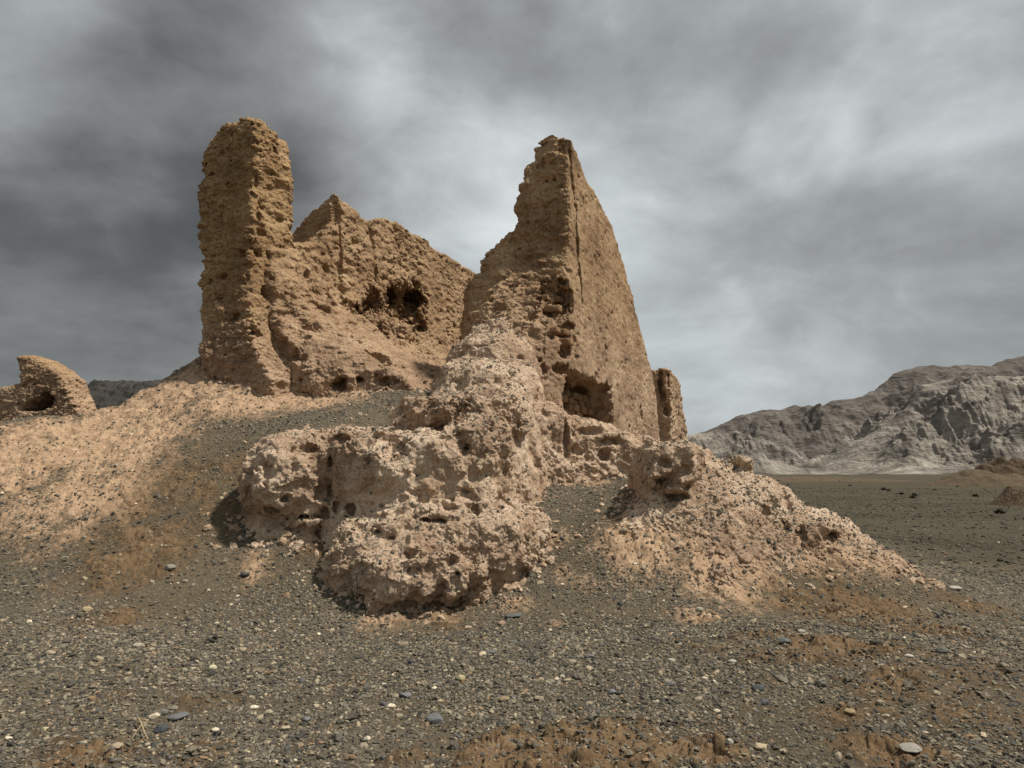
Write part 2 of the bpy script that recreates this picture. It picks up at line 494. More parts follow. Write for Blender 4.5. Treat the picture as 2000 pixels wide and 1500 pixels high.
clayc = t.ramp(t.math('ADD', t.math('MULTIPLY', nc, .6), t.math('MULTIPLY', nd, .5)), [(0.38, (.20, .128, .076)), (0.55, (.385, .263, .167)), (0.75, (.57, .42, .285))])
rustc = t.ramp(t.math('ADD', t.math('MULTIPLY', nc, .6), t.math('MULTIPLY', nd, .5)), [(0.38, (.085, .055, .030)), (0.55, (.155, .102, .056)), (0.75, (.25, .175, .10))])
earth = t.mix(t.maprange(rd, .2, .7), clayc, rustc)
grav = t.mix(t.node('ShaderNodeAttribute', attribute_name='plain').outputs['Fac'], grav, t.mix(1.0, grav, (.58, .60, .55, 1), 'MULTIPLY'))  # cloud shadow over the plain, painted in as darker gravel
grav = t.mix(t.maprange(t.noise(t.mapping(co, (.5, 1.4, 1)), .22, 8, .68), .40, .62, 0, .75), grav, t.mix(1.0, grav, (.55, .55, .5, 1), 'MULTIPLY'))
spk = t.math('ADD', at, t.math('MULTIPLY', t.math('SUBTRACT', t.noise(co, 17, 8, .78), 0.5), 1.8))
fac = t.math('MULTIPLY', t.maprange(spk, .30, .64), t.maprange(at, .02, .16))
t.l.new(t.mix(fac, grav, earth), bs.inputs['Base Color'])
bs.inputs['Roughness'].default_value = 0.93
bs.inputs['Specular IOR Level'].default_value = 0.15
hv = t.math('ADD', t.math('MULTIPLY', t.voro(cw, 34.0), -0.9), t.math('MULTIPLY', t.voro(cw, 75.0), -0.5))
hgt = t.math('ADD', t.math('MULTIPLY', hv, t.math('SUBTRACT', 1.0, t.math('MULTIPLY', fac, .7))), t.math('MULTIPLY', nd, 0.7))
t.l.new(t.bump(hgt, 0.7, 0.03), bs.inputs['Normal'])

# loose stones carry their own colour
M_STONE = bpy.data.materials.new('loose_stone'); M_STONE.use_nodes = True
t = NT(M_STONE.node_tree); bs = t.n['Principled BSDF']
co = t.node('ShaderNodeNewGeometry').outputs['Position']
ca = t.node('ShaderNodeAttribute', attribute_name='stone_colour').outputs['Color']
n = t.noise(co, 90, 4, .6)
t.l.new(t.mix(1.0, ca, t.ramp(n, [(0.3, (.72, .72, .72)), (0.7, (1.2, 1.18, 1.14))]), 'MULTIPLY'), bs.inputs['Base Color'])
bs.inputs['Roughness'].default_value = 0.8
bs.inputs['Specular IOR Level'].default_value = 0.25

# ------------------------------------------------------------------ terrain height
TP = []
def tp(px, py, D): TP.append(P(px, py, D))
for q in [(420, 698, 13.7), (470, 727, 13.15), (540, 746, 13.3), (600, 754, 13.9), (0, 1100, 8.8), (0, 1000, 9.6), (0, 910, 10.6), (0, 835, 11.6), (-250, 1100, 8.9), (-250, 900, 11), (-400, 830, 12.5),
          (200, 1100, 8.75), (200, 1000, 9.7), (200, 900, 11.0), (200, 812, 12.6), (100, 815, 12.3), (265, 778, 13.4),
          (330, 755, 14.2), (400, 708, 14.3), (430, 735, 13.3), (420, 900, 10.7), (420, 1000, 9.55), (450, 1100, 8.95), (350, 850, 11.4),
          (330, 1100, 8.8), (480, 800, 12.0), (600, 825, 11.3), (700, 830, 11.3), (800, 775, 12.6), (700, 762, 14.0), (560, 790, 12.6), (600, 760, 14.0),
          (520, 1110, 8.95), (600, 1085, 9.1), (640, 1175, 8.55), (740, 1206, 8.3), (840, 1212, 8.25), (960, 1168, 8.75), (1080, 1095, 9.35),
          (1100, 1200, 8.25), (1130, 1100, 9.25), (1150, 1000, 10.5), (1100, 940, 12.0), (1200, 940, 11.9), (1050, 960, 11.0),
          (1300, 970, 10.2), (1300, 1050, 9.4), (1300, 1150, 8.7), (1420, 935, 10.5), (1500, 985, 10.5), (1500, 1060, 9.75), (1500, 1150, 8.9),
          (1620, 1020, 10.4), (1700, 1075, 10.2), (1700, 1135, 9.2), (1780, 1110, 10.0), (1850, 1160, 9.5), (1250, 1000, 9.9)]:
    tp(*q)
base = np.array([P(490, 480, 13.0), P(1110, 500, 14.0)])
for p in [(-5.2, 15, 3.6), (-3.0, 17, 3.5), (-1.5, 15, 3.4), (0, 17, 3.3), (0, 20, 3.0), (-4.5, 19, 3.3), (3, 16, 2.1), (4.5, 19, 1.8), (5, 22, 1.6),
          (2.3, 13.2, 1.9), (4.2, 13.0, 0.9), (6, 15, 0.4), (7.5, 19, 0.3), (8, 24, 0.1), (2, 25, 1.5), (-4, 26, 1.4), (-9, 18, 2.0), (-12, 15, 1.5), (-9, 24, 0.8),
          (-7, 15, 2.6), (-5, 11, 2.05), (6.3, 11.8, 0.25)]:
    TP.append(np.array(p, float))
for x in (-7, -4.5, -2, 0, 2, 4.5, 7): TP += [np.array([x, 1.0, 0.0]), np.array([x, 4.0, 0.0])]
for x, zq in ((-5, .1), (-3, .1), (0, .1), (2, .16), (3.6, .16), (5.2, .02), (7, -.12)): TP.append(np.array([x, 6.6, zq]))
for a in np.linspace(0, 2 * math.pi, 40, endpoint=False):
    q = np.array([-1 + 24 * math.cos(a), 15 + 24 * math.sin(a), 0.0])
    TP.append(q)
for p in [(8.5, 9.5, 0), (9.5, 12.5, 0), (10, 16, 0), (12, 22, 0), (7.5, 7, 0), (-9, 6.5, .3), (-12, 9, .8), (-15, 14, .6)]: TP.append(np.array(p, float))
TP = np.array(TP)
RC = 0.9
Dm = np.sqrt(((TP[:, None, :2] - TP[None, :, :2]) ** 2).sum(-1) + RC * RC)
RBF_W = np.linalg.solve(Dm + 0.02 * -np.eye(len(TP)), TP[:, 2])


def h0(x, y):
    x = np.asarray(x, f32); y = np.asarray(y, f32)
    out = np.zeros(x.shape, f32)
    near = (x + 1) ** 2 + (y - 15) ** 2 < 24 ** 2
    xs, ys = x[near], y[near]
    acc = np.zeros(xs.shape, f32)
    for (tx, ty, _), wgt in zip(TP, RBF_W):
        acc += f32(wgt) * np.sqrt((xs - f32(tx)) ** 2 + (ys - f32(ty)) ** 2 + f32(RC * RC))
    r = np.sqrt((xs + 1) ** 2 + (ys - 15) ** 2)
    out[near] = acc * (1 - sstep(r, 18, 23.5))
    return out


# where bare clay shows: (x, y, radius, strength) from the photograph
SPL, RST = [], []
def gp(px, py, D=None):
    """the point of the ground under a pixel"""
    d = pdir(px, py)
    tt = np.concatenate([np.arange(2.5, 20, 0.02), np.arange(20, 300, 1.0)]); q = np.array([0, 0, EYE]) + tt[:, None] * d / d[1]
    k = np.argmax(q[:, 2] < h0(q[:, 0], q[:, 1]))
    return q[k] if k else q[-1]
for px, py, r, s in [(100, 880, 1.3, .95), (230, 870, 1.3, 1.0), (250, 960, 1.0, .9), (150, 960, 1.0, .72), (280, 800, 1.1, 1.0), (380, 760, 1.0, 1.0), (440, 780, .8, 1.0), (520, 790, .7, .8), (650, 785, .7, .9), (560, 770, .7, 1),
                     (60, 1000, .8, .5), (120, 1050, .5, .6), (330, 790, .9, 1), (1250, 1050, .6, .85), (1350, 1000, .8, .9), (1400, 1080, .8, .85), (1500, 1020, .8, .95), (1600, 1060, .7, .95), (1680, 1080, .6, .9), (1480, 1120, .5, .8),
                     (1450, 1170, .45, .7), (1560, 1180, .5, .7), (1160, 940, .35, .6), (1090, 1050, .25, .7), (1100, 1120, .2, .5), (860, 1215, .5, .7), (760, 1215, .35, .6), (1000, 1180, .3, .6),
                     (1360, 1210, .35, .75), (1140, 1140, .2, .5), (1090, 1215, .15, .55), (1420, 1250, .3, .55), (500, 1115, .3, .6)]:
    g = gp(px, py); SPL.append((g[0], g[1], r, s))
for px, py, r, s in [(250, 1090, .7, .8), (210, 1210, .4, .75), (330, 1060, .5, .7), (1680, 1200, .8, .8), (1640, 1260, .6, .7), (1800, 1230, .7, .7), (1500, 1240, .35, .6), (1650, 1410, .3, .6), (1750, 1480, .35, .8), (1200, 1480, .5, 1.0), (1000, 1490, .45, 1.0), (1100, 1470, .4, .9),
                     (1350, 1480, .4, .8), (800, 1485, .2, .65), (150, 1490, .4, .7), (350, 1490, .3, .6), (600, 1440, .3, .4), (400, 1370, .3, .45), (1650, 1180, .6, .7), (420, 950, .9, .55), (480, 900, .7, .5), (1900, 1400, .5, .5), (1880, 1180, .6, .55), (620, 1050, .4, .5), (720, 1320, .4, .4), (1400, 1260, .8, .42), (1560, 1300, .9, .45), (1720, 1330, .9, .5), (1850, 1300, .9, .45), (1950, 1450, .7, .4), (1450, 1400, .5, .32), (280, 1330, .6, .35), (100, 1400, .5, .35), (900, 1250, .7, .35)]:
    g = gp(px, py); SPL.append((g[0], g[1], r, s)); RST.append((g[0], g[1], r * 1.3, 1.0))


def splat(lst, x, y):
    out = np.zeros(x.shape, f32)
    for a, b, r, s in lst:
        q = ((x - f32(a)) ** 2 + (y - f32(b)) ** 2) / f32(r * r)
        out = np.maximum(out, f32(s) * np.exp(-np.minimum(q, 20) * f32(.8)))
    return out


def clay_at(x, y, z=None):
    z0 = np.zeros_like(x)
    n = fbm(x * f32(.8), y * f32(.8), z0, 4, seed=4)
    n2 = fbm(x * f32(3.1), y * f32(3.1), z0, 4, seed=9)
    c = splat(SPL, x, y)
    far = np.sqrt(x * x + y * y)
    return np.clip(c * (1 + .7 * n2 + .3 * n) + .16 * np.maximum(n, 0) * (far < 25) + 0.05 * n2, 0, 1)


def plain_shade_at(x, y):  # mask of the plain where cloud shadow goes into the colour
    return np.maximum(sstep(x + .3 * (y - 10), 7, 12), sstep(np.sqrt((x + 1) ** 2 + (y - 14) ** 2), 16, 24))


def hgt(x, y):
    x = np.asarray(x, f32); y = np.asarray(y, f32)
    z = h0(x, y); z0 = np.zeros_like(x)
    r = np.sqrt(x * x + y * y)
    m = sstep(z, 0.15, 0.9)
    near = sstep(-r, -60, -20)
    z = z + near * (0.035 * fbm(x * f32(.7), y * f32(.7), z0, 3, seed=1) + 0.018 * fbm(x * f32(3), y * f32(3), z0, 3, seed=2)) 
    c = clay_at(x, y)
    cl = sstep(c, .3, .7) * near
    z = z + cl * (0.03 + 0.085 * fbm(x * f32(2.6), y * f32(2.6), z0, 5, gain=.6, seed=6)) + m * near * 0.03 * fbm(x * f32(1.7), y * f32(1.7), z0, 4, seed=8)
    z = z + cl * 0.03 * np.maximum(0, pn(x * f32(7), y * f32(7), z0, 12) * 1.5)
    sel = np.nonzero((cl > .02) & (r < 22))[0] if cl.ndim == 1 else None
    if sel is not None and len(sel):
        xs, ys, zs = x[sel], y[sel], z[sel]
        e1, v1 = cells(xs * 6, ys * 6, zs * 6, 5); e2, v2 = cells(xs * 15, ys * 15, zs * 15, 6)
        z = z.copy(); z[sel] += cl[sel] * (.040 * (v1 - .5) + .022 * (v2 - .5) - .014 * sstep(-e1, -.12, 0))
    # erosion rills running down the right-hand talus
    k = np.exp(-(((x - 3.6) / 1.8) ** 2 + ((y - 9.9) / 1.0) ** 2))
    z = z - k * 0.11 * np.clip(ridged(x * f32(1.3) + y * f32(.55), y * f32(.55), z0, 3, seed=14) - .75, 0, 1)
    # a crumbling earth lip at the camera's feet
    lip = np.exp(-(((y - 3.95) / .28) ** 2)) * (.5 + .8 * pn(x * f32(.8), z0, z0, 20))
    z = z + np.maximum(lip, 0) * 0.13 * (1 + fbm(x * f32(6), y * f32(6), z0, 3, seed=21)) * (r < 9)
    # low banks far out on the plain
    z = z + sstep(r, 40, 90) * sstep(-r, -600, -150) * 0.5 * np.maximum(0, fbm(x * f32(.02), y * f32(.05), z0, 3, seed=18))
    return z


def ground_at(px, py):
    d = pdir(px, py)
    tt = np.concatenate([np.arange(2.5, 16, 0.01), np.arange(16, 300, 0.3)]); q = np.array([0, 0, EYE]) + tt[:, None] * d / d[1]
    hh = hgt(q[:, 0], q[:, 1])
    k = np.argmax(q[:, 2] < hh)
    g = q[k]; g[2] = hh[k]
    return g


# the ground: one polar sheet out to the horizon, fine in front of the camera, coarse behind
ang = np.concatenate([np.linspace(-46, 46, 1500), np.linspace(46, 314, 140)[1:-1]])
ang = np.radians(ang)
rad = np.concatenate([np.linspace(0.3, 3.2, 24), np.linspace(3.2, 16, 900)[1:], np.geomspace(16, 60, 240)[1:], np.geomspace(60, 9000, 130)[1:]])
A, R = np.meshgrid(ang, rad)
gx, gy = (R * np.sin(A)).ravel(), (R * np.cos(A)).ravel()
gz = hgt(gx, gy)
na, nr_ = len(ang), len(rad)
i = np.arange(nr_ - 1)[:, None]; j = np.arange(na)[None, :]; j2 = (j + 1) % na
GQ = np.stack([i * na + j, i * na + j2, (i + 1) * na + j2, (i + 1) * na + j], -1).reshape(-1, 4)[:, ::-1]
GV = np.stack([gx, gy, gz], 1)
ctr = np.arange(na)
gcl = clay_at(gx.astype(f32), gy.astype(f32))
grs = splat(RST, gx.astype(f32), gy.astype(f32))
ground = mesh_obj('ground', GV, GQ, M_GROUND, attrs={'clay': gcl, 'rust': grs, 'plain': plain_shade_at(gx, gy)})
tag(ground, kind='structure')
del A, R, GV, GQ

# ------------------------------------------------------------------ wall frames
WD = np.array([3.4, 8.0, 0]) / math.hypot(3.4, 8.0)      # the two long walls run this way
NR = np.array([WD[1], -WD[0], 0])                        # their faces look this way
LA, RA = P(490, 480, 13.0), P(1110, 500, 14.0)


def on_plane(px, py, A, off=0.0, nrm=NR, along=WD):
    d = pdir(px, py); o = np.array([0, 0, EYE]); a = A + nrm * off
    tt = ((a - o) @ nrm) / (d @ nrm)
    p = o + d * tt
    return (p - A) @ along, p[2]


def outline(pts, A, off=0.0, nrm=NR, along=WD):
    q = sorted(on_plane(px, py, A, off, nrm, along) for px, py in pts)
    return np.array([a for a, _ in q]), np.array([b for _, b in q])


def wall_relief(amp=1.0, seed=0):
    def fn(x, y, z):
        a = 0.10 * fbm(x * 1.1, y * 1.1, z * 1.1, 3, seed=seed + 40)
        b = 0.045 * fbm(x * 3.2, y * 3.2, z * 5.5, 4, gain=.6, seed=seed + 50)
        c = 0.05 * np.maximum(0, pn(x * 2.2, y * 2.2, z * 9, seed + 60))
        pits = -0.08 * sstep(fbm(x * 3.5, y * 3.5, z * 6, 3, gain=.6, seed=seed + 70), .36, .6)
        return amp * (a + b + c + pits)
    return fn


def fine_rough(amp=1.0, seed=0, smooth_face=0.6):
    def fn(x, y, z, N):
        wx = 0.6 * pn(x * 3, y * 3, z * 3, seed + 81)
        e1, v1 = cells(x * 5.5 + wx, y * 5.5, z * 9 + wx, seed); e2, v2 = cells(x * 13, y * 13 + wx, z * 19, seed + 1)
        amp_ = amp * (1 - .55 * sstep(N[:, 1], .45, .85) * smooth_face) * np.clip(1.25 + 1.1 * pn(x * .9, y * .9, z * .9, seed + 83), .7, 1.8)
        return amp_ * (0.034 * (v1 - .5) + 0.018 * (v2 - .5) - 0.014 * sstep(-e1, -.10, 0) - 0.006 * sstep(-e2, -.12, 0) + 0.011 * (cells(x * 25, y * 25, z * 34, seed + 4)[1] - .5) + 0.011 * fbm(x * 14, y * 14, z * 18, 3, gain=.7, seed=seed + 80))
    return fn


# ---- the tall pillar on the left
g = Grid(LA, WD, NR, (-0.9, 2.0), (-1.9, 0.9), (2.4, 9.6), 0.026)
_, zc = on_plane(480, 226, LA)
ztop = on_plane(492, 232, LA)[1]
zR = on_plane(566, 300, LA)[1]; sR = on_plane(569, 420, LA)[0]
wl = RA * 0
zL = P(395, 300, 13.4)[2]
# top: peak near the corner, falling to both sides
tq = sorted(on_plane(x_, y_, LA, 0.15, WD, NR) for x_, y_ in [(386, 372), (396, 330), (410, 298), (430, 264), (452, 242), (476, 230), (500, 236)])
topz = np.interp(g.ax[1], [q[0] for q in tq], [q[1] for q in tq])[None, :, None].astype(f32) - np.maximum(0, g.X - 0.1) * (zc - zR) / max(sR - 0.1, .3)
low = np.maximum(0, 5.6 - g.Z)
zz = np.linspace(2.4, 9.6, 60)
# left edge by height, read off the photograph
ey = np.array([740, 690, 640, 600, 540, 460, 390, 330, 295]); ex = np.array([432, 412, 412, 394, 392, 388, 385, 389, 397])
nl, zl = [], []
for x_, y_ in zip(ex, ey):
    a_, b_ = on_plane(x_, y_, LA, 0.0, WD, NR)
    nl.append(a_); zl.append(b_)
o_ = np.argsort(zl)
left = np.interp(g.ax[2], np.array(zl)[o_], np.array(nl)[o_])[None, None, :].astype(f32)
rx = np.array([480, 420, 350, 290]); rr = [on_plane(x_, y_, LA) for x_, y_ in ((578, 480), (571, 420), (568, 350), (566, 290))]
rr = sorted(rr, key=lambda q: q[1])
right = np.interp(g.ax[2], [q[1] for q in rr], [q[0] for q in rr])[None, None, :].astype(f32) + 0.55 * sstep(low, 0, 1.6)
d = smax(left - g.Y - .15 * sstep(-g.Z, -4.3, -3.3), g.Y - 0.0 - 0.25 * sstep(low, 0.0, 1.8) - .5 * sstep(-g.Z, -4.3, -3.2), 0.10)
d = smax(d, smax(-g.X - 0.22 * sstep(low, .3, 2.0) - .0 * g.Z, g.X - right, 0.10), 0.10)
d = smax(d, g.Z - topz, 0.16)
g.F = d.astype(f32)
g.rough(wall_relief(1.25, 1))
for q in [(553, 565, 8, 11, .22), (546, 537, 7, 8, .15), (500, 350, 4, 16, .12), (505, 420, 5, 12, .1), (470, 495, 45, 6, .12), (520, 575, 14, 12, .12), (430, 540, 14, 8, .1), (548, 430, 8, 5, .08), (512, 455, 10, 7, .1), (450, 620, 20, 10, .12), (500, 650, 18, 12, .15), (548, 520, 6, 5, .1)]:
    g.pit(*q)
V, Q = g.mesh(fine_rough(1.0, 1))
FEET0 = [V]
pillar = mesh_obj('mudbrick_pillar', V, Q, M_WALL, origin=(LA[0], LA[1], 3.4))
tag(pillar, 'tall rounded mudbrick pillar standing alone against the clouds, highest part of the ruin', 'pillar')

# ---- the long wall behind it, with its peak and the dark hollow
pk = sorted(on_plane(x_, y_, LA, -.55) for x_, y_ in [(586, 484), (602, 468), (618, 442), (626, 412), (642, 394)])
pro = outline([(664, 380), (681, 402), (700, 421), (718, 433), (733, 431), (745, 429), (775, 438), (800, 456), (830, 472), (860, 493), (900, 520), (935, 535)], LA)
sE = pro[0][-1]
pk = [q for q in pk if q[0] < pro[0][0] - .03]; pro = (np.concatenate([[q[0] for q in pk], pro[0]]), np.concatenate([[q[1] for q in pk], pro[1]]))
px_s = np.concatenate([[-1.0, 0.4], pro[0], [sE + 0.8, sE + 1.3]]); px_z = np.concatenate([[5.2, 5.9], pro[1], [pro[1][-1] - .7, 3.5]])
g = Grid(LA, WD, NR, (0.2, sE + 1.6), (-1.6, 3.6), (2.4, 8.9), 0.033)
top = np.interp(g.ax[0], px_s, px_z)[:, None, None].astype(f32)
apr = (1.25 * sstep(-g.Z, -6.3, -3.3) ** 1.5) * (1 - 0.6 * sstep(g.X, 3.5, 7)) * (.25 + .75 * sstep(g.X, .5, 1.5))
apr = apr + 1.3 * sstep(-g.Z, -4.9, -3.2) ** 1.6 * sstep(g.X, -.2, .8)
apr = apr * (1 + 0.7 * pn(g.X * 0.9 + 0 * g.Z, 0 * g.X + 0 * g.Z, g.Z * 0.8 + 0 * g.X, 33)) + 0.10 * sstep(-g.X, -1.9, -0.9)
thick = 0.62 + 0.85 * sstep(-g.Z, -7.9, -6.8)
d = smax(g.Y - apr, -g.Y - thick, 0.12)
d = smax(d, g.Z - top - .08 + (0.25 + .45 * sstep(-g.X, -pro[0][len(pk)] - .5, -pro[0][len(pk)] - .1) * sstep(g.X, pro[0][len(pk)] - .5, pro[0][len(pk)])) * np.abs(g.Y + 0.2), 0.05)
d = smax(d, smax(0.45 - g.X, g.X - sE - 1.2, 0.1), 0.1)
g.F = d.astype(f32)
# vertical groove beside the peak and the crack right of it
for (xa, ya), (xb, yb), hw, dep in [((663, 425), (668, 570), 0.07, 0.13), ((729, 445), (736, 555), 0.035, 0.25), ((780, 480), (787, 560), 0.02, 0.10)]:
    (sa, za), (sb, zb) = on_plane(xa, ya, LA), on_plane(xb, yb, LA)
    tt = np.clip((g.Z - za) / (zb - za), 0, 1); sc = sa + tt * (sb - sa)
    sc = sc + 0.05 * pn(g.Z * 3, 0 * g.Z, 0 * g.Z, 7)
    e = np.maximum(np.maximum(np.abs(g.X - sc) - hw, -(g.Y + dep)), np.maximum(zb - g.Z, g.Z - za - .3))
    g.F = smax(g.F, (-e).astype(f32), 0.06)
g.rough(lambda x, y, z: (1.0 + 1.3 * sstep(-z, -6.4, -5.0) * (x < 6)) * wall_relief(1.0, 2)(x, y, z), .7)
# the hollow and its satellites
for q in [(735, 592, 32, 28, .5), (715, 606, 22, 22, .6), (782, 605, 54, 50, .60), (758, 575, 34, 28, .7), (802, 600, 32, 52, .95), (806, 582, 24, 26, .95), (714, 604, 17, 20, .5), (690, 600, 30, 22, .2), (745, 640, 30, 22, .3), (820, 635, 14, 20, .45), (770, 632, 16, 30, .5),
          (668, 752, 17, 14, .35), (702, 742, 8, 8, .25), (745, 705, 25, 18, .2), (755, 745, 22, 10, .25), (640, 530, 16, 9, .12), (600, 540, 10, 14, .15), (612, 640, 22, 10, .12), (580, 700, 16, 10, .2), (652, 590, 14, 14, .15), (720, 690, 12, 9, .14), (590, 775, 18, 9, .25)]:
    g.pit(*q)
# lumps of rubble left standing inside the hollow
for (px, py, r) in [(765, 640, .20), (790, 650, .16), (745, 600, .14)]:
    p, tt = g.hit(px, py)
    if p is not None:
        c = g.loc(p); bl = g.block(c, r + .3)
        e = np.sqrt((g.X[bl[0]] - c[0]) ** 2 + (g.Y[:, bl[1]] - c[1]) ** 2 + ((g.Z[:, :, bl[2]] - c[2]) / 1.4) ** 2) - r
        g.F[bl] = smin(g.F[bl], e.astype(f32), .08)
V, Q = g.mesh(fine_rough(1.0, 2))
FEET0.append(V)
lwall = mesh_obj('mudbrick_wall', V, Q, M_PLASTER, origin=(*(LA + WD * 4)[:2], 3.4))
tag(lwall, 'long mudbrick wall with a pointed peak and a dark jagged hollow broken into it', 'wall')

# ---- the tall tapering wall on the right
pro = outline([(1093, 296), (1101, 272), (1112, 270), (1126, 290), (1146, 342), (1170, 386), (1196, 432), (1211, 482), (1226, 532), (1241, 600), (1251, 642), (1263, 692), (1273, 732)], RA)
sE = pro[0][-1]
s2 = max(on_plane(1108, 300, RA)[0], 0.12)
g = Grid(RA, WD, NR, (-2.3, sE + 1.0), (-3.2, 0.7), (1.4, 9.4), 0.034)
ps, pz = pro
lead = on_plane(1075, 296, RA, 0.1, WD, NR)[1]
lead -= .12
px_s = np.concatenate([[-1, s2 - .06, s2 - .01], ps[ps > s2], [sE + .4, sE + .8]]); px_z = np.concatenate([[lead, lead, pz.max() + .10], pz[ps > s2] + .10 * (ps[ps > s2] < s2 + .5), [pz[-1] - 1.2, 1.2]])
top = np.interp(g.ax[0], px_s, px_z)[:, None, None].astype(f32)
# left outline of the broken cross wall on the plane of the end face
fo = [on_plane(x_, y_, RA, 0.25, WD, NR) for x_, y_ in [(1033, 300), (1032, 350), (1018, 402), (1015, 450), (1000, 470), (965, 492), (950, 520), (936, 545), (915, 572), (906, 640), (892, 665), (885, 705), (880, 760)]]
fo = sorted(fo, key=lambda q: q[1])
lft = np.interp(g.ax[2], [q[1] for q in fo], [q[0] for q in fo])[None, None, :].astype(f32)
batter = 0.10 * sstep(-g.Z, -7, -2)
slab = smax(smax(g.Y - batter, -g.Y - 0.75 - 0.3 * sstep(-g.Z, -8, -4), .08), smax(0.05 - g.X, g.X - sE - .5, .06), .06)
slab = smax(slab, g.Z - top + 0.15 * np.abs(g.Y + .35), .10)
lowf = sstep(-g.Z, -6.6, -3.8)
bul = np.maximum(1 - ((g.Y + 1.0) / 1.25) ** 2, -.6) * 1.05 * sstep(-g.Z, -6.3, -4.0) + .2 * lowf
cross = smax(smax(lft - g.Y, g.Y - batter, .10), smax(-g.X - bul, g.X - 0.85, .25), .14)
cross = smax(cross, g.Z - lead + 0.35 * np.maximum(-g.Y - .55, 0), .12)
g.F = smin(slab, cross, .05).astype(f32)
# the open crack between the end leaf and the long leaf
cr = sorted([on_plane(x_, y_, RA) for x_, y_ in [(1113, 295), (1121, 380), (1126, 450), (1131, 520), (1136, 600)]], key=lambda q: q[1])
sc = np.interp(g.ax[2], [q[1] for q in cr], [q[0] for q in cr])[None, None, :].astype(f32)
sc = sc + 0.07 * fbm(g.Z * 1.7, 0 * g.Z, 0 * g.Z, 4, seed=3)
e = np.maximum(np.maximum(np.abs(g.X - sc) - 0.085 - .07 * pn(g.Z * 2.3, 0 * g.Z + .4, 0 * g.Z, 5), -(g.Y + 0.30)), cr[0][1] - g.Z)
g.F = smax(g.F, (-e).astype(f32), .03)
g.rough(lambda x, y, z: np.where(y > -0.22, 0.55, 1.35 + .9 * sstep(-z, -6.6, -5.4)) * wall_relief(1.0, 3)(x, y, z))
# bed lines on the broken end
g.rough(lambda x, y, z: np.where((x < 0.3) & (y < -.1), 1.0, 0) * sstep(z, 5.2, 6.6) * 0.06 * pn(x * 1.2, y * 1.4, z * 7.5, 44), 0.3)
# stepped hollow under the corner, then the niche
(sa, za), (sb, zb) = on_plane(1100, 720, RA), on_plane(1190, 838, RA)
g.box((sa - .05, sb), (-0.85, 0.6), (zb, za), 0.17, freq=3.0)
NICHE = (sa, sb, zb, za)
for q in [(1085, 565, 36, 24, .40), (1080, 600, 34, 26, .38), (1100, 585, 22, 40, .35), (1100, 655, 26, 14, .40), (1112, 640, 18, 10, .35), (1105, 685, 18, 18, .35), (1100, 720, 20, 12, .4), (1125, 665, 10, 40, .18),
          (1253, 805, 5, 16, .25), (1060, 720, 8, 10, .15), (1040, 610, 14, 16, .12), (970, 600, 22, 10, .12), (1000, 640, 20, 8, .12), (930, 640, 12, 10, .12), (1228, 545, 4, 9, .12)]:
    g.pit(*q)
V, Q = g.mesh(fine_rough(.9, 3, 1.25))
rwall = bpy.data.objects.new('mudbrick_wall', None); rwall.location = (*RA[:2], 2.0); C.objects.link(rwall)
tag(rwall, 'tall wedge of mudbrick wall with a vertical crack and a square niche showing bricks', 'wall')
mesh_obj('wall_body', V, Q, M_PLASTER, parent=rwall, origin=(*RA[:2], 2.0))
RG = g


def brick_mesh(L, W, H, seed):
    """a worn mudbrick with rounded, chipped edges"""
    n = 7
    lin = np.linspace(-1, 1, n)
    vs, fs, idx = [], [], {}
    def vi(p):
        k = tuple(np.round(p, 4))
        if k not in idx: idx[k] = len(vs); vs.append(p)
        return idx[k]
    for ax in range(3):
        for sg in (-1, 1):
            for a in range(n - 1):
                for b in range(n - 1):
                    q = []
                    for da, db in ((0, 0), (1, 0), (1, 1), (0, 1)):
                        p = np.zeros(3); p[ax] = sg; p[(ax + 1) % 3] = lin[a + da]; p[(ax + 2) % 3] = lin[b + db]; q.append(vi(p))
                    fs.append(q if sg > 0 else q[::-1])
    v = np.array(vs)
    r = np.linalg.norm(v, axis=1, keepdims=True)
    v = v * (1 - 0.16 * np.clip(r - 1.1, 0, 1))
    v = v * np.array([L, W, H]) / 2
    v += 0.012 * np.stack([pn(v[:, 0] * 14 + seed, v[:, 1] * 14, v[:, 2] * 14, s_) for s_ in (1, 2, 3)], 1) * 1.5
    return v, np.array(fs)


def put_brick(parent, s, n, z, L, W, H, rz, ry, seed):
    v, fq = brick_mesh(L, W, H, seed)
    cr_, sr_ = math.cos(ry), math.sin(ry)
    v = np.stack([v[:, 0] * cr_ + v[:, 2] * sr_, v[:, 1], -v[:, 0] * sr_ + v[:, 2] * cr_], 1)
    c, s_ = math.cos(rz), math.sin(rz)
    v = np.stack([v[:, 0] * c - v[:, 1] * s_ + s, v[:, 0] * s_ + v[:, 1] * c + n, v[:, 2] + z], 1)
    wv = RG.world(v)
    o = mesh_obj('mudbrick', wv, fq, M_BRICK, parent=parent, origin=tuple(wv.mean(0)))
    return o


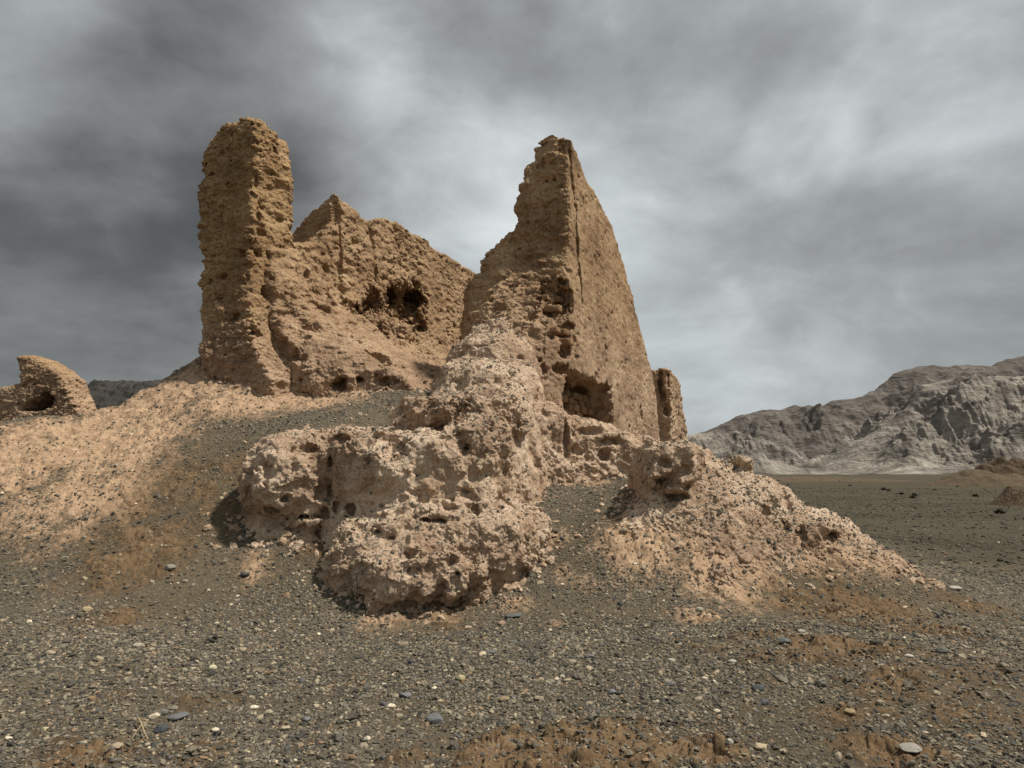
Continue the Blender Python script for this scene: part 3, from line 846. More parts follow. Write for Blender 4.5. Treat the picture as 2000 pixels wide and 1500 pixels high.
sa, sb, zb, za = NICHE
sd = 0
for row in range(5):
    zr = zb + 0.10 + row * (za - zb - .28) / 4.6
    xs = sa + 0.10
    while xs < sb - 0.18:
        L = random.uniform(.22, .36)
        if random.random() > (.12 + .09 * row):
            put_brick(rwall, xs + L / 2, -0.60 + random.uniform(-.03, .16) - .03 * row, zr, L - .02, .30, (za - zb) / 5.6 * random.uniform(.78, .95), random.uniform(-.14, .14), random.uniform(-.06, .06), sd)
        sd += 1; xs += L
for px, py, L, H in [(1072, 556, .34, .20), (1085, 585, .26, .11), (1062, 582, .22, .10), (1078, 603, .34, .13), (1102, 612, .22, .12), (1095, 650, .28, .12), (1080, 645, .22, .10), (1105, 668, .24, .14)]:
    p, tt = RG.hit(px, py)
    if p is not None:
        c = RG.loc(p)
        put_brick(rwall, c[0] + .04, c[1], c[2], .26, L, H, random.uniform(-.1, .1), random.uniform(-.1, .1), sd); sd += 1

# ---- the short remnant beyond the tall wall
SA = P(1308, 790, 21.5)
g = Grid(SA, WD, NR, (-0.6, 4.6), (-1.6, 0.8), (1.0, 5.8), 0.036)
pro = outline([(1309, 717), (1318, 728), (1325, 742), (1332, 775), (1339, 825), (1342, 855)], SA)
tz = on_plane(1290, 716, SA, 0, WD, NR)[1]
top = np.interp(g.ax[0], np.concatenate([[-1], pro[0], [pro[0][-1] + .6]]), np.concatenate([[tz], pro[1], [1.0]]))[:, None, None].astype(f32)
d = smax(smax(g.Y - .02, -g.Y - 0.75, .08), smax(-g.X, g.X - pro[0][-1] - .4, .08), .08)
d = smax(d, g.Z - top + 0.3 * np.abs(g.Y + .3), .1)
g.F = d.astype(f32)
g.rough(wall_relief(.9, 4))
for q in [(1290, 745, 6, 26, .3), (1302, 800, 8, 14, .35), (1296, 775, 7, 14, .3), (1305, 740, 3, 16, .2)]: g.pit(*q)
V, Q = g.mesh(fine_rough(.9, 4))
o = mesh_obj('wall_stub', V, Q, M_PLASTER, origin=(*SA[:2], 1.6))
tag(o, 'short broken mudbrick stub standing beyond the foot of the tall wedge wall', 'wall')

# ------------------------------------------------------------------ eroded clay masses
EX, EY = np.array([1., 0, 0]), np.array([0, 1., 0])
def clay_relief(amp=1.0, seed=0):
    def fn(x, y, z):
        a = 0.10 * fbm(x * 1.5, y * 1.5, z * 1.5, 3, seed=seed + 140)
        b = 0.055 * fbm(x * 5, y * 5, z * 5, 4, gain=.6, seed=seed + 150)
        lump = 0.04 * (0.4 - np.abs(pn(x * 4.2, y * 4.2, z * 4.2, seed + 160)) * 2.2)
        pits = -0.065 * sstep(fbm(x * 3.2, y * 3.2, z * 4.0, 3, gain=.6, seed=seed + 170), .36, .62)
        gul = -0.10 * sstep(pn(x * 2.8, y * 2.8, z * 0.5, seed + 175), .10, .45)
        return amp * (a + b + lump + pits + gul)
    return fn
def clay_fine(amp=1.0, seed=0):
    def fn(x, y, z, N):
        wx = 0.8 * pn(x * 3, y * 3, z * 3, seed + 181)
        e1, v1 = cells(x * 6 + wx, y * 6, z * 6 - wx, seed + 2); e2, v2 = cells(x * 15, y * 15 + wx, z * 15, seed + 3)
        amp_ = amp * np.clip(.95 + 1.3 * pn(x * 1.3, y * 1.3, z * 1.3, seed + 83), .55, 1.5) * (1 - .25 * sstep(N[:, 2], .5, .9))
        return amp_ * (0.030 * (v1 - .5) + 0.018 * (v2 - .5) - 0.012 * sstep(-e1, -.12, 0) - 0.006 * sstep(-e2, -.15, 0) + 0.012 * (cells(x * 29, y * 29, z * 29, seed + 4)[1] - .5) + 0.014 * fbm(x * 16, y * 16, z * 16, 3, gain=.7, seed=seed + 180))
    return fn

FEET, SCAT = [(FEET0[0], 350), (FEET0[1], 900)], []     # surfaces that carry loose chips: (V, Q, density)
# debris spine climbing from the outcrop to the tall wall
g = Grid((0, 0, 0), EX, EY, (-2.8, 2.2), (9.2, 15.6), (0.4, 5.3), 0.034)
pts = [(*P(1000, 600, 15.0), .62), (*P(985, 622, 14.0), .66), (*P(962, 655, 13.2), .70), (*P(950, 705, 12.4), .82), (*P(925, 765, 11.4), .85), (*P(890, 815, 10.7), .9)]
g.ridge([tuple(p) for p in pts], 0.18, 0.22)
g.rough(clay_relief(.9, 5))
for q in [(1062, 705, 9, 12, .2), (1020, 700, 12, 8, .1), (1075, 740, 8, 10, .15), (900, 690, 10, 8, .12), (1085, 770, 10, 12, .2), (845, 745, 8, 16, .25), (1050, 660, 10, 8, .12), (960, 668, 14, 6, .06)]: g.pit(*q)
V, Q = g.mesh(clay_fine(.75, 5)); SCAT.append((V, Q, 130))
FEET.append((V, 500))
o = mesh_obj('debris_ridge', V, Q, M_CLAY, origin=(*P(940, 765, 11.8)[:2], 2.0))
tag(o, 'pale crumbling ridge of fallen mudbrick climbing to the foot of the tall wedge wall', 'ridge')

# the big overhanging outcrop in front
g = Grid((0, 0, 0), EX, EY, (-4.1, 1.1), (7.7, 11.8), (-0.15, 2.75), 0.022)
for q in [(815, 928, 9.95, 172, 84, .85), (705, 925, 10.0, 70, 80, .72), (930, 890, 10.05, 72, 82, .72), (945, 968, 9.75, 54, 48, .5), (900, 815, 10.8, 120, 52, .9), (740, 880, 10.6, 190, 44, .75),
          (545, 1045, 10.0, 84, 68, .6), (535, 1065, 9.75, 84, 60, .5), (640, 1040, 9.8, 80, 76, .6)]:
    g.ell(*q, k=0.05, pw=2.6)
for q in [(845, 1085, 9.5, 190, 112, .95), (960, 1065, 9.6, 88, 92, .8), (1015, 1050, 9.75, 56, 66, .6), (725, 1105, 9.35, 86, 88, .78), (820, 1135, 8.85, 140, 82, .62)]:
    g.ell(*q, k=0.12, pw=2.2)
e0 = g.F.copy(); g.F[:] = 9
g.ell(562, 932, 9.75, 80, 84, .66, k=.05, pw=2.5); g.ell(590, 905, 9.95, 60, 60, .6, k=.1)
g.F = smin(g.F, e0, 0.09)
g.rough(clay_relief(1.0, 6))
for q in [(775, 868, 24, 26, .40), (760, 848, 30, 14, .2), (910, 872, 12, 13, .30), (604, 880, 24, 7, .18), (585, 878, 8, 5, .12), (670, 858, 16, 7, .15), (645, 905, 4, 36, .16), (643, 965, 4, 30, .18), (630, 1004, 16, 12, .25), (655, 994, 6, 16, .25),
          (530, 1000, 26, 9, .3), (552, 975, 9, 7, .2), (600, 1010, 30, 7, .3), (773, 1002, 9, 10, .3), (836, 1003, 8, 6, .25), (855, 1016, 32, 5, .25), (924, 993, 16, 13, .35), (885, 992, 22, 5, .25), (700, 1030, 10, 5, .2), (738, 1038, 8, 5, .2), (766, 1050, 8, 4, .15),
          (720, 1010, 30, 5, .2), (810, 1186, 100, 18, .22), (930, 1160, 40, 14, .12), (800, 1085, 40, 12, .14), (815, 1110, 55, 16, .15), (880, 1097, 14, 7, .12), (975, 1142, 12, 7, .15), (690, 1170, 30, 26, .12), (840, 1185, 90, 16, .10), (960, 1130, 30, 12, .1), (700, 1110, 20, 22, .1), (820, 905, 26, 50, .08), (870, 940, 20, 40, .07), (560, 960, 14, 20, .08),
          (520, 920, 8, 30, .1), (620, 1060, 10, 30, .3)]:
    g.pit(*q[:4], q[4] * .72, k=.055, rough=.65)
V, Q = g.mesh(clay_fine(.9, 6)); SCAT.append((V, Q, 110))
FEET.append((V, 1600))
o = mesh_obj('clay_outcrop', V, Q, M_CLAY, origin=(*P(800, 1100, 9.6)[:2], 0.2))
tag(o, 'large lumpy pitted clay outcrop with overhanging upper half in front of the ruin', 'outcrop')

# the low broken wall right of it
g = Grid((0, 0, 0), EX, EY, (-1.2, 4.2), (10.0, 14.2), (0.5, 3.6), 0.03)
pts = [(*P(945, 775, 11.6), .55), (*P(1010, 778, 12.1), .5), (*P(1065, 792, 12.4), .48), (*P(1150, 824, 12.7), .45), (*P(1240, 850, 12.7), .42), (*P(1330, 868, 12.2), .5)]
g.ridge([tuple(p) for p in pts], 0.10, 0.22)
g.rough(clay_relief(1.0, 7))
for q in [(1018, 895, 34, 32, .45), (1000, 905, 18, 24, .4), (1045, 800, 9, 9, .25), (1020, 792, 14, 8, .2), (1048, 890, 5, 34, .2), (1010, 815, 12, 10, .15), (1105, 860, 6, 40, .15), (1160, 845, 30, 8, .15), (1200, 862, 30, 8, .15), (1130, 880, 16, 12, .12), (1180, 890, 14, 12, .12)]: g.pit(*q)
V, Q = g.mesh(clay_fine(1.0, 7)); SCAT.append((V, Q, 60))
FEET.append((V, 700))
o = mesh_obj('low_wall', V, Q, M_CLAY, origin=(*P(1130, 850, 12.5)[:2], 1.4))
tag(o, 'low eroded mud wall with a squarish hollow, sloping down across the foot of the tall wall', 'wall')

# the clod-topped bank at the right
g = Grid((0, 0, 0), EX, EY, (0.5, 6.0), (8.6, 12.4), (-0.1, 2.6), 0.026)
pts = [(*P(1275, 872, 10.6), .28), (*P(1330, 868, 10.7), .38), (*P(1395, 893, 10.7), .36), (*P(1480, 935, 10.7), .36), (*P(1600, 998, 10.5), .36), (*P(1690, 1055, 10.3), .3), (*P(1750, 1100, 10.1), .2)]
g.ridge([tuple(p) for p in pts], 0.75, 0.35)
g.ell(1310, 905, 10.2, 60, 40, .55, k=.05, pw=3.0); g.ell(1320, 945, 10.0, 46, 17, .4, k=.04, pw=2.6); g.ell(1268, 915, 10.3, 22, 50, .4, k=.04)
g.F = smax(g.F, (1.80 - 1.1 * np.maximum(1.30 - g.Z, 0) + .10 * pn(g.Z * 2.5, g.Y * 2.5, 0 * g.X, 51) - g.X).astype(f32), .12)
for px, py, D, rx, ry, rd in [(1448, 908, 10.6, 16, 15, .16), (1500, 980, 10.2, 18, 13, .15), (1420, 905, 10.5, 20, 13, .2), (1540, 1010, 10.2, 22, 12, .16), (1580, 1050, 9.9, 20, 26, .16), (1610, 1030, 10.1, 24, 12, .2), (1395, 1120, 9.1, 20, 18, .2), (1470, 1005, 10.0, 15, 12, .15)]:
    g.ell(px, py, D, rx, ry, rd, k=.04)
g.rough(clay_relief(.9, 8))
for q in [(1300, 940, 24, 10, .25), (1350, 950, 18, 8, .25), (1340, 915, 16, 12, .15), (1432, 905, 18, 10, .2), (1530, 1020, 14, 22, .2), (1560, 1045, 10, 26, .2), (1300, 905, 12, 10, .12), (1320, 970, 24, 8, .15), (1495, 1000, 10, 14, .15), (1625, 1050, 8, 14, .12)]: g.pit(*q)
V, Q = g.mesh(clay_fine(.8, 8)); SCAT.append((V, Q, 260))
FEET.append((V, 1600))
o = mesh_obj('clay_bank', V, Q, M_CLAY, origin=(*P(1450, 1000, 10.3)[:2], 0.8))
tag(o, 'crumbly clay bank with a blocky head, sloping down to the gravel plain', 'bank')

# ------------------------------------------------------------------ distant ruin at the left
D5 = 19.0
g = Grid(P(90, 780, D5), EX, EY, (-3.6, 1.9), (-0.8, 0.8), (2.2, 5.6), 0.03)
poly = [(62, 752), (56, 725), (53, 704), (75, 698), (95, 706), (120, 720), (140, 738), (152, 768), (160, 785), (185, 830), (200, 900), (-200, 900), (-200, 800), (-60, 785), (0, 770), (30, 759)]
W2 = np.array([[P(a, b, D5)[0] - g.O[0], P(a, b, D5)[2]] for a, b in poly])
hole = np.array([[P(a, b, D5)[0] - g.O[0], P(a, b, D5)[2]] for a, b in [(66, 804), (78, 786), (97, 781), (105, 769), (117, 768), (125, 780), (122, 798), (100, 804)]])
def poly_sdf(px, pz, pol):
    d = np.full(px.shape, 1e9); ins = np.zeros(px.shape, bool)
    for (ax_, az_), (bx_, bz_) in zip(pol, np.roll(pol, -1, 0)):
        ex_, ez_ = bx_ - ax_, bz_ - az_
        tt = np.clip(((px - ax_) * ex_ + (pz - az_) * ez_) / (ex_ * ex_ + ez_ * ez_), 0, 1)
        d = np.minimum(d, (px - ax_ - tt * ex_) ** 2 + (pz - az_ - tt * ez_) ** 2)
        c = ((az_ > pz) != (bz_ > pz)) & (px < ex_ * (pz - az_) / (ez_ if ez_ else 1e-9) + ax_)
        ins ^= c
    return np.where(ins, -1, 1) * np.sqrt(d)
X2, Z2 = np.meshgrid(g.ax[0], g.ax[2], indexing='ij')
s2d = poly_sdf(X2, Z2, W2)[:, None, :]
g.F = smax(s2d, np.abs(g.Y - 0.1) - 0.55, 0.12).astype(f32) + 0 * g.X
g.F = smax(g.F, -np.maximum(poly_sdf(X2, Z2, hole)[:, None, :], g.Y - .42).astype(f32), .04)
g.rough(wall_relief(.6, 9), .3)
V, Q = g.mesh(fine_rough(1.0, 9))
o = mesh_obj('ruin_remnant', V, Q, M_WALL, origin=(*P(90, 780, D5)[:2], 2.4))
tag(o, 'small ruined wall with an upright horn of mudbrick and a dark hole through it', 'ruin')

# ------------------------------------------------------------------ things far out on the plain
def far_mound(name, cx, cy, lx, ly, hz, seed, mat, label, cat, steep=2.0):
    n1, n2 = 90, 60
    a = np.linspace(-1, 1, n1); b = np.linspace(-1, 1, n2)
    Am, Bm = np.meshgrid(a, b, indexing='ij')
    r = np.sqrt(Am ** 2 + Bm ** 2)
    hprof = np.clip(1 - r ** steep, -0.12, 1)
    x = cx + Am * lx; y = cy + Bm * ly
    x_, y_ = x.ravel().astype(f32), y.ravel().astype(f32)
    nn = fbm(x_ / lx * 2.2, y_ / lx * 2.2, 0 * x_, 5, gain=.55, seed=seed).reshape(x.shape)
    z = hz * hprof * (1 + .55 * nn) + hz * .06 * nn
    z = z + hgt(x_, y_).reshape(x.shape) - .02
    V = np.stack([x, y, z], -1).reshape(-1, 3)
    ii = np.arange(n1 - 1)[:, None]; jj = np.arange(n2 - 1)[None, :]
    Qm = np.stack([ii * n2 + jj, (ii + 1) * n2 + jj, (ii + 1) * n2 + jj + 1, ii * n2 + jj + 1], -1).reshape(-1, 4)
    o = mesh_obj(name, V, Qm, mat, origin=(cx, cy, 0))
    return tag(o, label, cat)

M_FAR = clay_mat('distant_brown_earth', (.04, .028, .016), (.065, .046, .026), (.09, .066, .038), 0.4)
M_FARD = clay_mat('dark_brown_mudbrick', (.03, .018, .009), (.05, .030, .015), (.075, .048, .026), 0.4)
c = P(1930, 930, 95)
far_mound('earth_mound', c[0], 95, 8.5, 5, 2.0, 3, M_FAR, 'low brown earth mound far off on the gravel plain near the mountain foot', 'mound', 1.6)
c = P(2000, 925, 110)
far_mound('earth_mound', c[0], 112, 6.6, 6, 3.3, 6, M_FARD, 'dark rounded earth mound at the edge of the plain, behind a lower brown mound', 'mound', 4.0)
c = P(2010, 985, 38)
far_mound('earth_mound', c[0], 38, 1.9, 1.6, 1.0, 8, M_FARD, 'small dark brown hump on the grey gravel plain, nearest of the far mounds', 'mound', 1.6)
c = P(1620, 936, 120)
far_mound('earth_bank', c[0], 150, 34, 9, 1.1, 12, M_FAR, 'long low brown bank across the plain below the sunlit mountain', 'bank', 1.4)

# dry shrubs dotted on the plain
M_SHRUB = bpy.data.materials.new('dry_shrub'); M_SHRUB.use_nodes = True
t = NT(M_SHRUB.node_tree); bs = t.n['Principled BSDF']
t.l.new(t.ramp(t.noise(t.node('ShaderNodeNewGeometry').outputs['Position'], 20, 4, .6), [(.3, (.035, .034, .018)), (.7, (.085, .078, .04))]), bs.inputs['Base Color'])
bs.inputs['Roughness'].default_value = .95
def shrub_mesh(seed):
    r = np.random.default_rng(seed); vs, fs = [], []
    for _ in range(170):
        az, el = r.uniform(0, 2 * math.pi), r.uniform(.15, 1.4)
        L = r.uniform(.45, 1.0)
        d = np.array([math.cos(az) * math.cos(el), math.sin(az) * math.cos(el), math.sin(el) * .75])
        b0 = np.array([r.normal(0, .12), r.normal(0, .12), 0]); s = np.cross(d, [0, 0, 1]); s = s / (np.linalg.norm(s) + 1e-6) * r.uniform(.02, .05)
        m_ = b0 + d * L * .55 + r.normal(0, .05, 3); e = b0 + d * L + r.normal(0, .07, 3)
        k = len(vs); vs += [b0 - s, b0 + s, m_ + s, m_ - s, e + s * .4, e - s * .4]
        fs += [[k, k + 1, k + 2, k + 3], [k + 3, k + 2, k + 4, k + 5]]
    return np.array(vs), np.array(fs)
sv, sf = shrub_mesh(3)
spots = [(1540, 948, .30), (1660, 949, .34), (1726, 957, .42), (1760, 966, .34), (1786, 969, .40), (1783, 973, .36), (1905, 970, .38), (1952, 1003, .36), (1640, 941, .3), (1826, 958, .3), (1870, 951, .3), (1735, 959, .35)]
proto = None
for k, (px, py, sz) in enumerate(spots):
    p = ground_at(px, py)
    if proto is None:
        proto = mesh_obj('dry_shrub', sv, sf, M_SHRUB); so = proto
    else:
        so = proto.copy(); C.objects.link(so)
    so.location = (p[0], p[1], p[2] - .02); so.scale = (sz * 1.25, sz * 1.25, sz); so.rotation_euler = (0, 0, k * 1.7)
    tag(so, 'small dark dry shrub dotted on the grey gravel plain below the mountain', 'shrub', 'dry shrubs on the far plain')

# ------------------------------------------------------------------ mountains
def rock_mat(name, dark, mid, pale, scale, streak):
    m = bpy.data.materials.new(name); m.use_nodes = True
    t = NT(m.node_tree); bs = t.n['Principled BSDF']
    co = t.node('ShaderNodeNewGeometry').outputs['Position']
    n1 = t.noise(t.mapping(co, (1, 1, 2.2), (0.3, 0.5, 0.2)), scale, 9, .62, .8)
    n2 = t.noise(t.mapping(co, streak, (0.2, 0.75, 0.3)), scale * 1.6, 7, .65, 1.2)
    v = t.math('ADD', t.math('MULTIPLY', n1, .6), t.math('MULTIPLY', n2, .45))
    t.l.new(t.ramp(v, [(.40, (*dark, 1)), (.53, (*mid, 1)), (.66, (*pale, 1))]), bs.inputs['Base Color'])
    bs.inputs['Roughness'].default_value = .95; bs.inputs['Specular IOR Level'].default_value = .1
    t.l.new(t.bump(t.math('ADD', n1, n2), .8, 14.0), bs.inputs['Normal'])
    return m


def mountain(name, sky, D, depth, base_py, mat, amp, seed, front=0.32, pad=(0, 0), steep=1.0, wl=120.0, na=620, nb=210):
    """a range whose crest follows (px, py) points at distance D; its foot lies on the plain in front"""
    px = np.array([q[0] for q in sky], float); hz = np.array([max(P(a, b, D)[2], 0.0) for a, b in sky])
    X = np.array([P(a, b, D)[0] for a, b in sky])
    xs = np.linspace(X[0], X[-1], na); crest = np.interp(xs, X, hz)
    v = np.concatenate([np.linspace(0, 1, int(nb * .68)), np.linspace(1, 2, nb - int(nb * .68))[1:]])
    XX, VV = np.meshgrid(xs, v, indexing='ij')
    spur = fbm(XX.ravel() / f32(wl * 1.4), (VV.ravel() * depth / wl / 3.0), 0 * XX.ravel(), 3, seed=seed + 2).reshape(XX.shape)
    foot = D - depth * (1 + .22 * np.clip(spur[:, :1], -1, 1))
    YY = np.where(VV <= 1, foot + (D - foot) * VV, D + (VV - 1) * depth)
    prof = np.where(VV <= 1, np.clip(VV, 0, 1) ** (.82 * steep), np.clip(2 - VV, 0, 1) ** .8)
    x_, y_ = XX.ravel().astype(f32), YY.ravel().astype(f32)
    z0_ = (prof * crest[:, None]).ravel().astype(f32)
    rg = ridged(x_ / f32(wl), y_ / f32(wl), z0_ / f32(wl * 1.1), 6, gain=.55, seed=seed).reshape(XX.shape) - .95
    gul = ridged(x_ / f32(wl * .17) + .4 * pn(x_ / f32(wl), y_ / f32(wl), 0 * x_, 9), y_ / f32(wl * 1.3), 0 * x_, 4, gain=.6, seed=seed + 11).reshape(XX.shape) - .9
    fb = fbm(x_ / f32(wl * .25), y_ / f32(wl * .25), z0_ / f32(wl * .3), 4, gain=.6, seed=seed + 5).reshape(XX.shape)
    env = np.sin(np.clip(prof, 0, 1) * math.pi) ** .9
    amp = amp * np.clip(crest / (.55 * crest.max()), 0, 1)[:, None]
    Z = prof * crest[:, None] + amp * (rg * (env + .10 * prof) + .22 * gul * (env + .06 * prof) + .38 * fb * (env * .8 + .25 * prof))
    Z = np.where(VV >= 1.999, -3, Z); Z = np.where(VV <= .001, -3, Z)
    V = np.stack([XX, YY, Z], -1).reshape(-1, 3)
    nn = len(v); ii = np.arange(na - 1)[:, None]; jj = np.arange(nn - 1)[None, :]
    Qm = np.stack([ii * nn + jj, (ii + 1) * nn + jj, (ii + 1) * nn + jj + 1, ii * nn + jj + 1], -1).reshape(-1, 4)
    o = mesh_obj(name, V, Qm, mat, origin=(float(xs.mean()), D, 0))
    return tag(o, kind='structure')

M_RK1 = rock_mat('sunlit_grey_rock', (.11, .098, .086), (.235, .21, .18), (.39, .352, .298), .012, (1, 1, 3))  # front hills: sunlight through the clouds put into a paler colour
M_RK2 = rock_mat('cloud_shaded_brown_rock', (.082, .073, .065), (.138, .123, .108), (.20, .178, .154), .010, (1, 1, 3))  # back range: cloud shadow painted in as a darker rock colour
M_RK3 = rock_mat('dark_distant_rock', (.035, .034, .032), (.05, .047, .043), (.07, .062, .055), .006, (1, 1, 2))
mountain('mountain_range', [(1180, 925), (1280, 880), (1350, 851), (1390, 838), (1440, 815), (1490, 802), (1525, 800), (1550, 791), (1600, 800), (1625, 785), (1690, 774), (1720, 757), (1745, 730), (1765, 722), (1825, 714), (1850, 720), (1890, 713), (1935, 718), (1965, 704), (2000, 697), (2060, 690), (2200, 720), (2400, 760), (2600, 900)],
         2100, 420, 925, M_RK2, 48, 3, wl=260)
mountain('foothill', [(1590, 925), (1640, 900), (1690, 862), (1740, 830), (1775, 790), (1800, 752), (1850, 745), (1900, 742), (1950, 735), (2010, 740), (2100, 750), (2250, 790), (2400, 900)],
         1500, 330, 925, M_RK1, 46, 8, wl=170)
mountain('foothill', [(1240, 925), (1290, 880), (1345, 850), (1390, 843), (1430, 846), (1480, 862), (1520, 882), (1550, 903), (1585, 926)],
         1250, 190, 925, M_RK1, 18, 21, wl=100, na=320, nb=140)
mountain('distant_hills', [(-700, 800), (-300, 770), (0, 756), (40, 758), (100, 765), (160, 762), (200, 748), (225, 745), (240, 741), (270, 748), (300, 746), (335, 739), (380, 750), (450, 770), (600, 820), (760, 925)],
         2600, 700, 925, M_RK3, 60, 15, wl=220)

# ------------------------------------------------------------------ gravel
def ico(sub):
    p = (1 + 5 ** .5) / 2
    v = [(-1, p, 0), (1, p, 0), (-1, -p, 0), (1, -p, 0), (0, -1, p), (0, 1, p), (0, -1, -p), (0, 1, -p), (p, 0, -1), (p, 0, 1), (-p, 0, -1), (-p, 0, 1)]
    f = [(0, 11, 5), (0, 5, 1), (0, 1, 7), (0, 7, 10), (0, 10, 11), (1, 5, 9), (5, 11, 4), (11, 10, 2), (10, 7, 6), (7, 1, 8), (3, 9, 4), (3, 4, 2), (3, 2, 6), (3, 6, 8), (3, 8, 9), (4, 9, 5), (2, 4, 11), (6, 2, 10), (8, 6, 7), (9, 8, 1)]
    v = [np.array(q) / np.linalg.norm(q) for q in v]
    for _ in range(sub):
        cache, nf = {}, []
        def mid(a, b):
            k = (min(a, b), max(a, b))
            if k not in cache:
                m_ = v[a] + v[b]; v.append(m_ / np.linalg.norm(m_)); cache[k] = len(v) - 1
            return cache[k]
        for a, b, c in f:
            x, y, z = mid(a, b), mid(b, c), mid(c, a); nf += [(a, x, z), (b, y, x), (c, z, y), (x, y, z)]
        f = nf
    return np.array(v), np.array(f)


def rand_rot(n, tilt):
    a = rng.uniform(0, 2 * math.pi, n); ca, sa_ = np.cos(a), np.sin(a)
    Rz = np.zeros((n, 3, 3)); Rz[:, 0, 0] = ca; Rz[:, 0, 1] = -sa_; Rz[:, 1, 0] = sa_; Rz[:, 1, 1] = ca; Rz[:, 2, 2] = 1
    b = rng.normal(0, tilt, n); c = rng.normal(0, tilt, n)
    Rx = np.zeros((n, 3, 3)); Rx[:, 0, 0] = 1; Rx[:, 1, 1] = np.cos(b); Rx[:, 1, 2] = -np.sin(b); Rx[:, 2, 1] = np.sin(b); Rx[:, 2, 2] = np.cos(b)
    Ry = np.zeros((n, 3, 3)); Ry[:, 1, 1] = 1; Ry[:, 0, 0] = np.cos(c); Ry[:, 0, 2] = np.sin(c); Ry[:, 2, 0] = -np.sin(c); Ry[:, 2, 2] = np.cos(c)
    return Rx @ Ry @ Rz


def align(n_):
    """rotation taking +z to each normal"""
    z = n_; x = np.cross(np.array([0, 1.0, 0]), z); x /= np.linalg.norm(x, axis=1, keepdims=True); y = np.cross(z, x)
    return np.stack([x, y, z], -1)


PALC = np.array([(.048, .045, .038), (.074, .067, .054), (.102, .091, .070), (.135, .118, .087), (.172, .148, .107), (.215, .183, .130), (.28, .237, .165), (.46, .40, .30), (.17, .115, .07), (.072, .073, .072)])
PALW = np.array([.15, .19, .19, .15, .10, .075, .022, .004, .04, .03]); PALW /= PALW.sum()


def stones(pos, nrm, rad_, sub):
    n = len(pos)
    bv, bf = ico(sub)
    k = len(bv)
    jit = 1 + rng.uniform(-.30, .22, (n, k))
    v = bv[None] * jit[:, :, None]
    el = rng.uniform(1.0, 1.8, n); fl = rng.uniform(.28, .75, n)
    v = v * np.stack([rad_ * np.sqrt(el), rad_ / np.sqrt(el), rad_ * fl], 1)[:, None, :]
    Rm = align(nrm) @ rand_rot(n, .28)
    v = np.einsum('nij,nkj->nki', Rm, v) + (pos + nrm * (rad_ * fl * .35)[:, None])[:, None, :]
    fc = (bf[None] + (np.arange(n) * k)[:, None, None]).reshape(-1, 3)
    col = PALC[rng.choice(len(PALC), n, p=PALW)] * rng.uniform(.85, 1.7, (n, 1))
    col = col * (1 - .38 * plain_shade_at(pos[:, 0], pos[:, 1]))[:, None]  # stones out on the plain darkened to paint in the cloud shadow
    return v.reshape(-1, 3), fc, np.repeat(col, k, 0)


def hnorm(x, y):
    e = 0.06
    a = np.stack([hgt(x - e, y) - hgt(x + e, y), hgt(x, y - e) - hgt(x, y + e), np.full(len(x), 2 * e)], 1).astype(float)
    return a / np.linalg.norm(a, axis=1, keepdims=True)


parts = []
def scatter(n, r0, r1, med, sig, lo, hi, sub, keep=None):
    half = 60 if r1 < 12 else 46
    n = int(n * half / 41)
    a = np.radians(rng.uniform(-half, half, n)); r = np.sqrt(rng.uniform(r0 * r0, r1 * r1, n))
    x, y = (r * np.sin(a)).astype(f32), (r * np.cos(a)).astype(f32)
    c = clay_at(x, y)
    pr = np.clip(1.12 - 1.0 * c, .32, 1)
    pr = pr * np.clip(.82 + 1.3 * fbm(x * f32(.9), y * f32(.9), 0 * x, 4, seed=61) + .5 * pn(x * f32(5), y * f32(5), 0 * x, 62), .3, 1)
    m = rng.uniform(0, 1, n) < pr
    x, y = x[m], y[m]
    z = hgt(x, y)
    rr_ = np.clip(np.exp(rng.normal(math.log(med), sig, len(x))), lo, hi)
    parts.append(stones(np.stack([x, y, z], 1).astype(float), hnorm(x, y), rr_, sub))
scatter(84000, 2.6, 6.2, .0084, .46, .0035, .028, 0)
scatter(62000, 6.2, 9.2, .0108, .40, .005, .026, 0)
scatter(52000, 9.2, 15.0, .0138, .38, .007, .034, 0)
scatter(2200, 3.4, 10.0, .023, .30, .016, .045, 1)
scatter(9000, 15.0, 24.0, .026, .35, .012, .06, 0)
scatter(12000, 24.0, 48.0, .036, .35, .015, .08, 0)
scatter(9000, 48.0, 90.0, .05, .35, .02, .10, 0)
for V, Q, dens in SCAT:                       # chips lying on the tops of the clay masses
    N = vnormals(V, Q)
    cq = V[Q].mean(1); nq = N[Q[:, 0]]
    ar = 0.5 * np.linalg.norm(np.cross(V[Q[:, 2]] - V[Q[:, 0]], V[Q[:, 3]] - V[Q[:, 1]]), axis=1)
    gate = .4 + 1.2 * np.clip(fbm(cq[:, 0].astype(f32) * 2, cq[:, 1].astype(f32) * 2, cq[:, 2].astype(f32) * 2, 3, seed=77) + .2, 0, 1)
    pr = ar * dens * 4.5 * sstep(nq[:, 2], .45, .85) * gate
    m = rng.uniform(0, 1, len(pr)) < pr
    rr_ = np.clip(np.exp(rng.normal(math.log(.013), .42, m.sum())), .006, .035)
    parts.append(stones(cq[m], nq[m], rr_, 0))
rub = []
for V, cnt in FEET:
    hv_ = hgt(V[:, 0], V[:, 1]); near = np.abs(V[:, 2] - hv_) < .12
    fv = V[near]
    if not len(fv): continue
    p = fv[rng.integers(0, len(fv), cnt)]
    a = rng.uniform(0, 2 * math.pi, cnt); r_ = rng.exponential(.16, cnt)
    x, y = (p[:, 0] + r_ * np.cos(a)).astype(f32), (p[:, 1] + r_ * np.sin(a)).astype(f32)
    rr_ = np.clip(np.exp(rng.normal(math.log(.020), .55, cnt)), .008, .085)
    pos = np.stack([x, y, hgt(x, y)], 1).astype(float)
    rub.append(stones(pos, hnorm(x, y), rr_, 1)[:2])
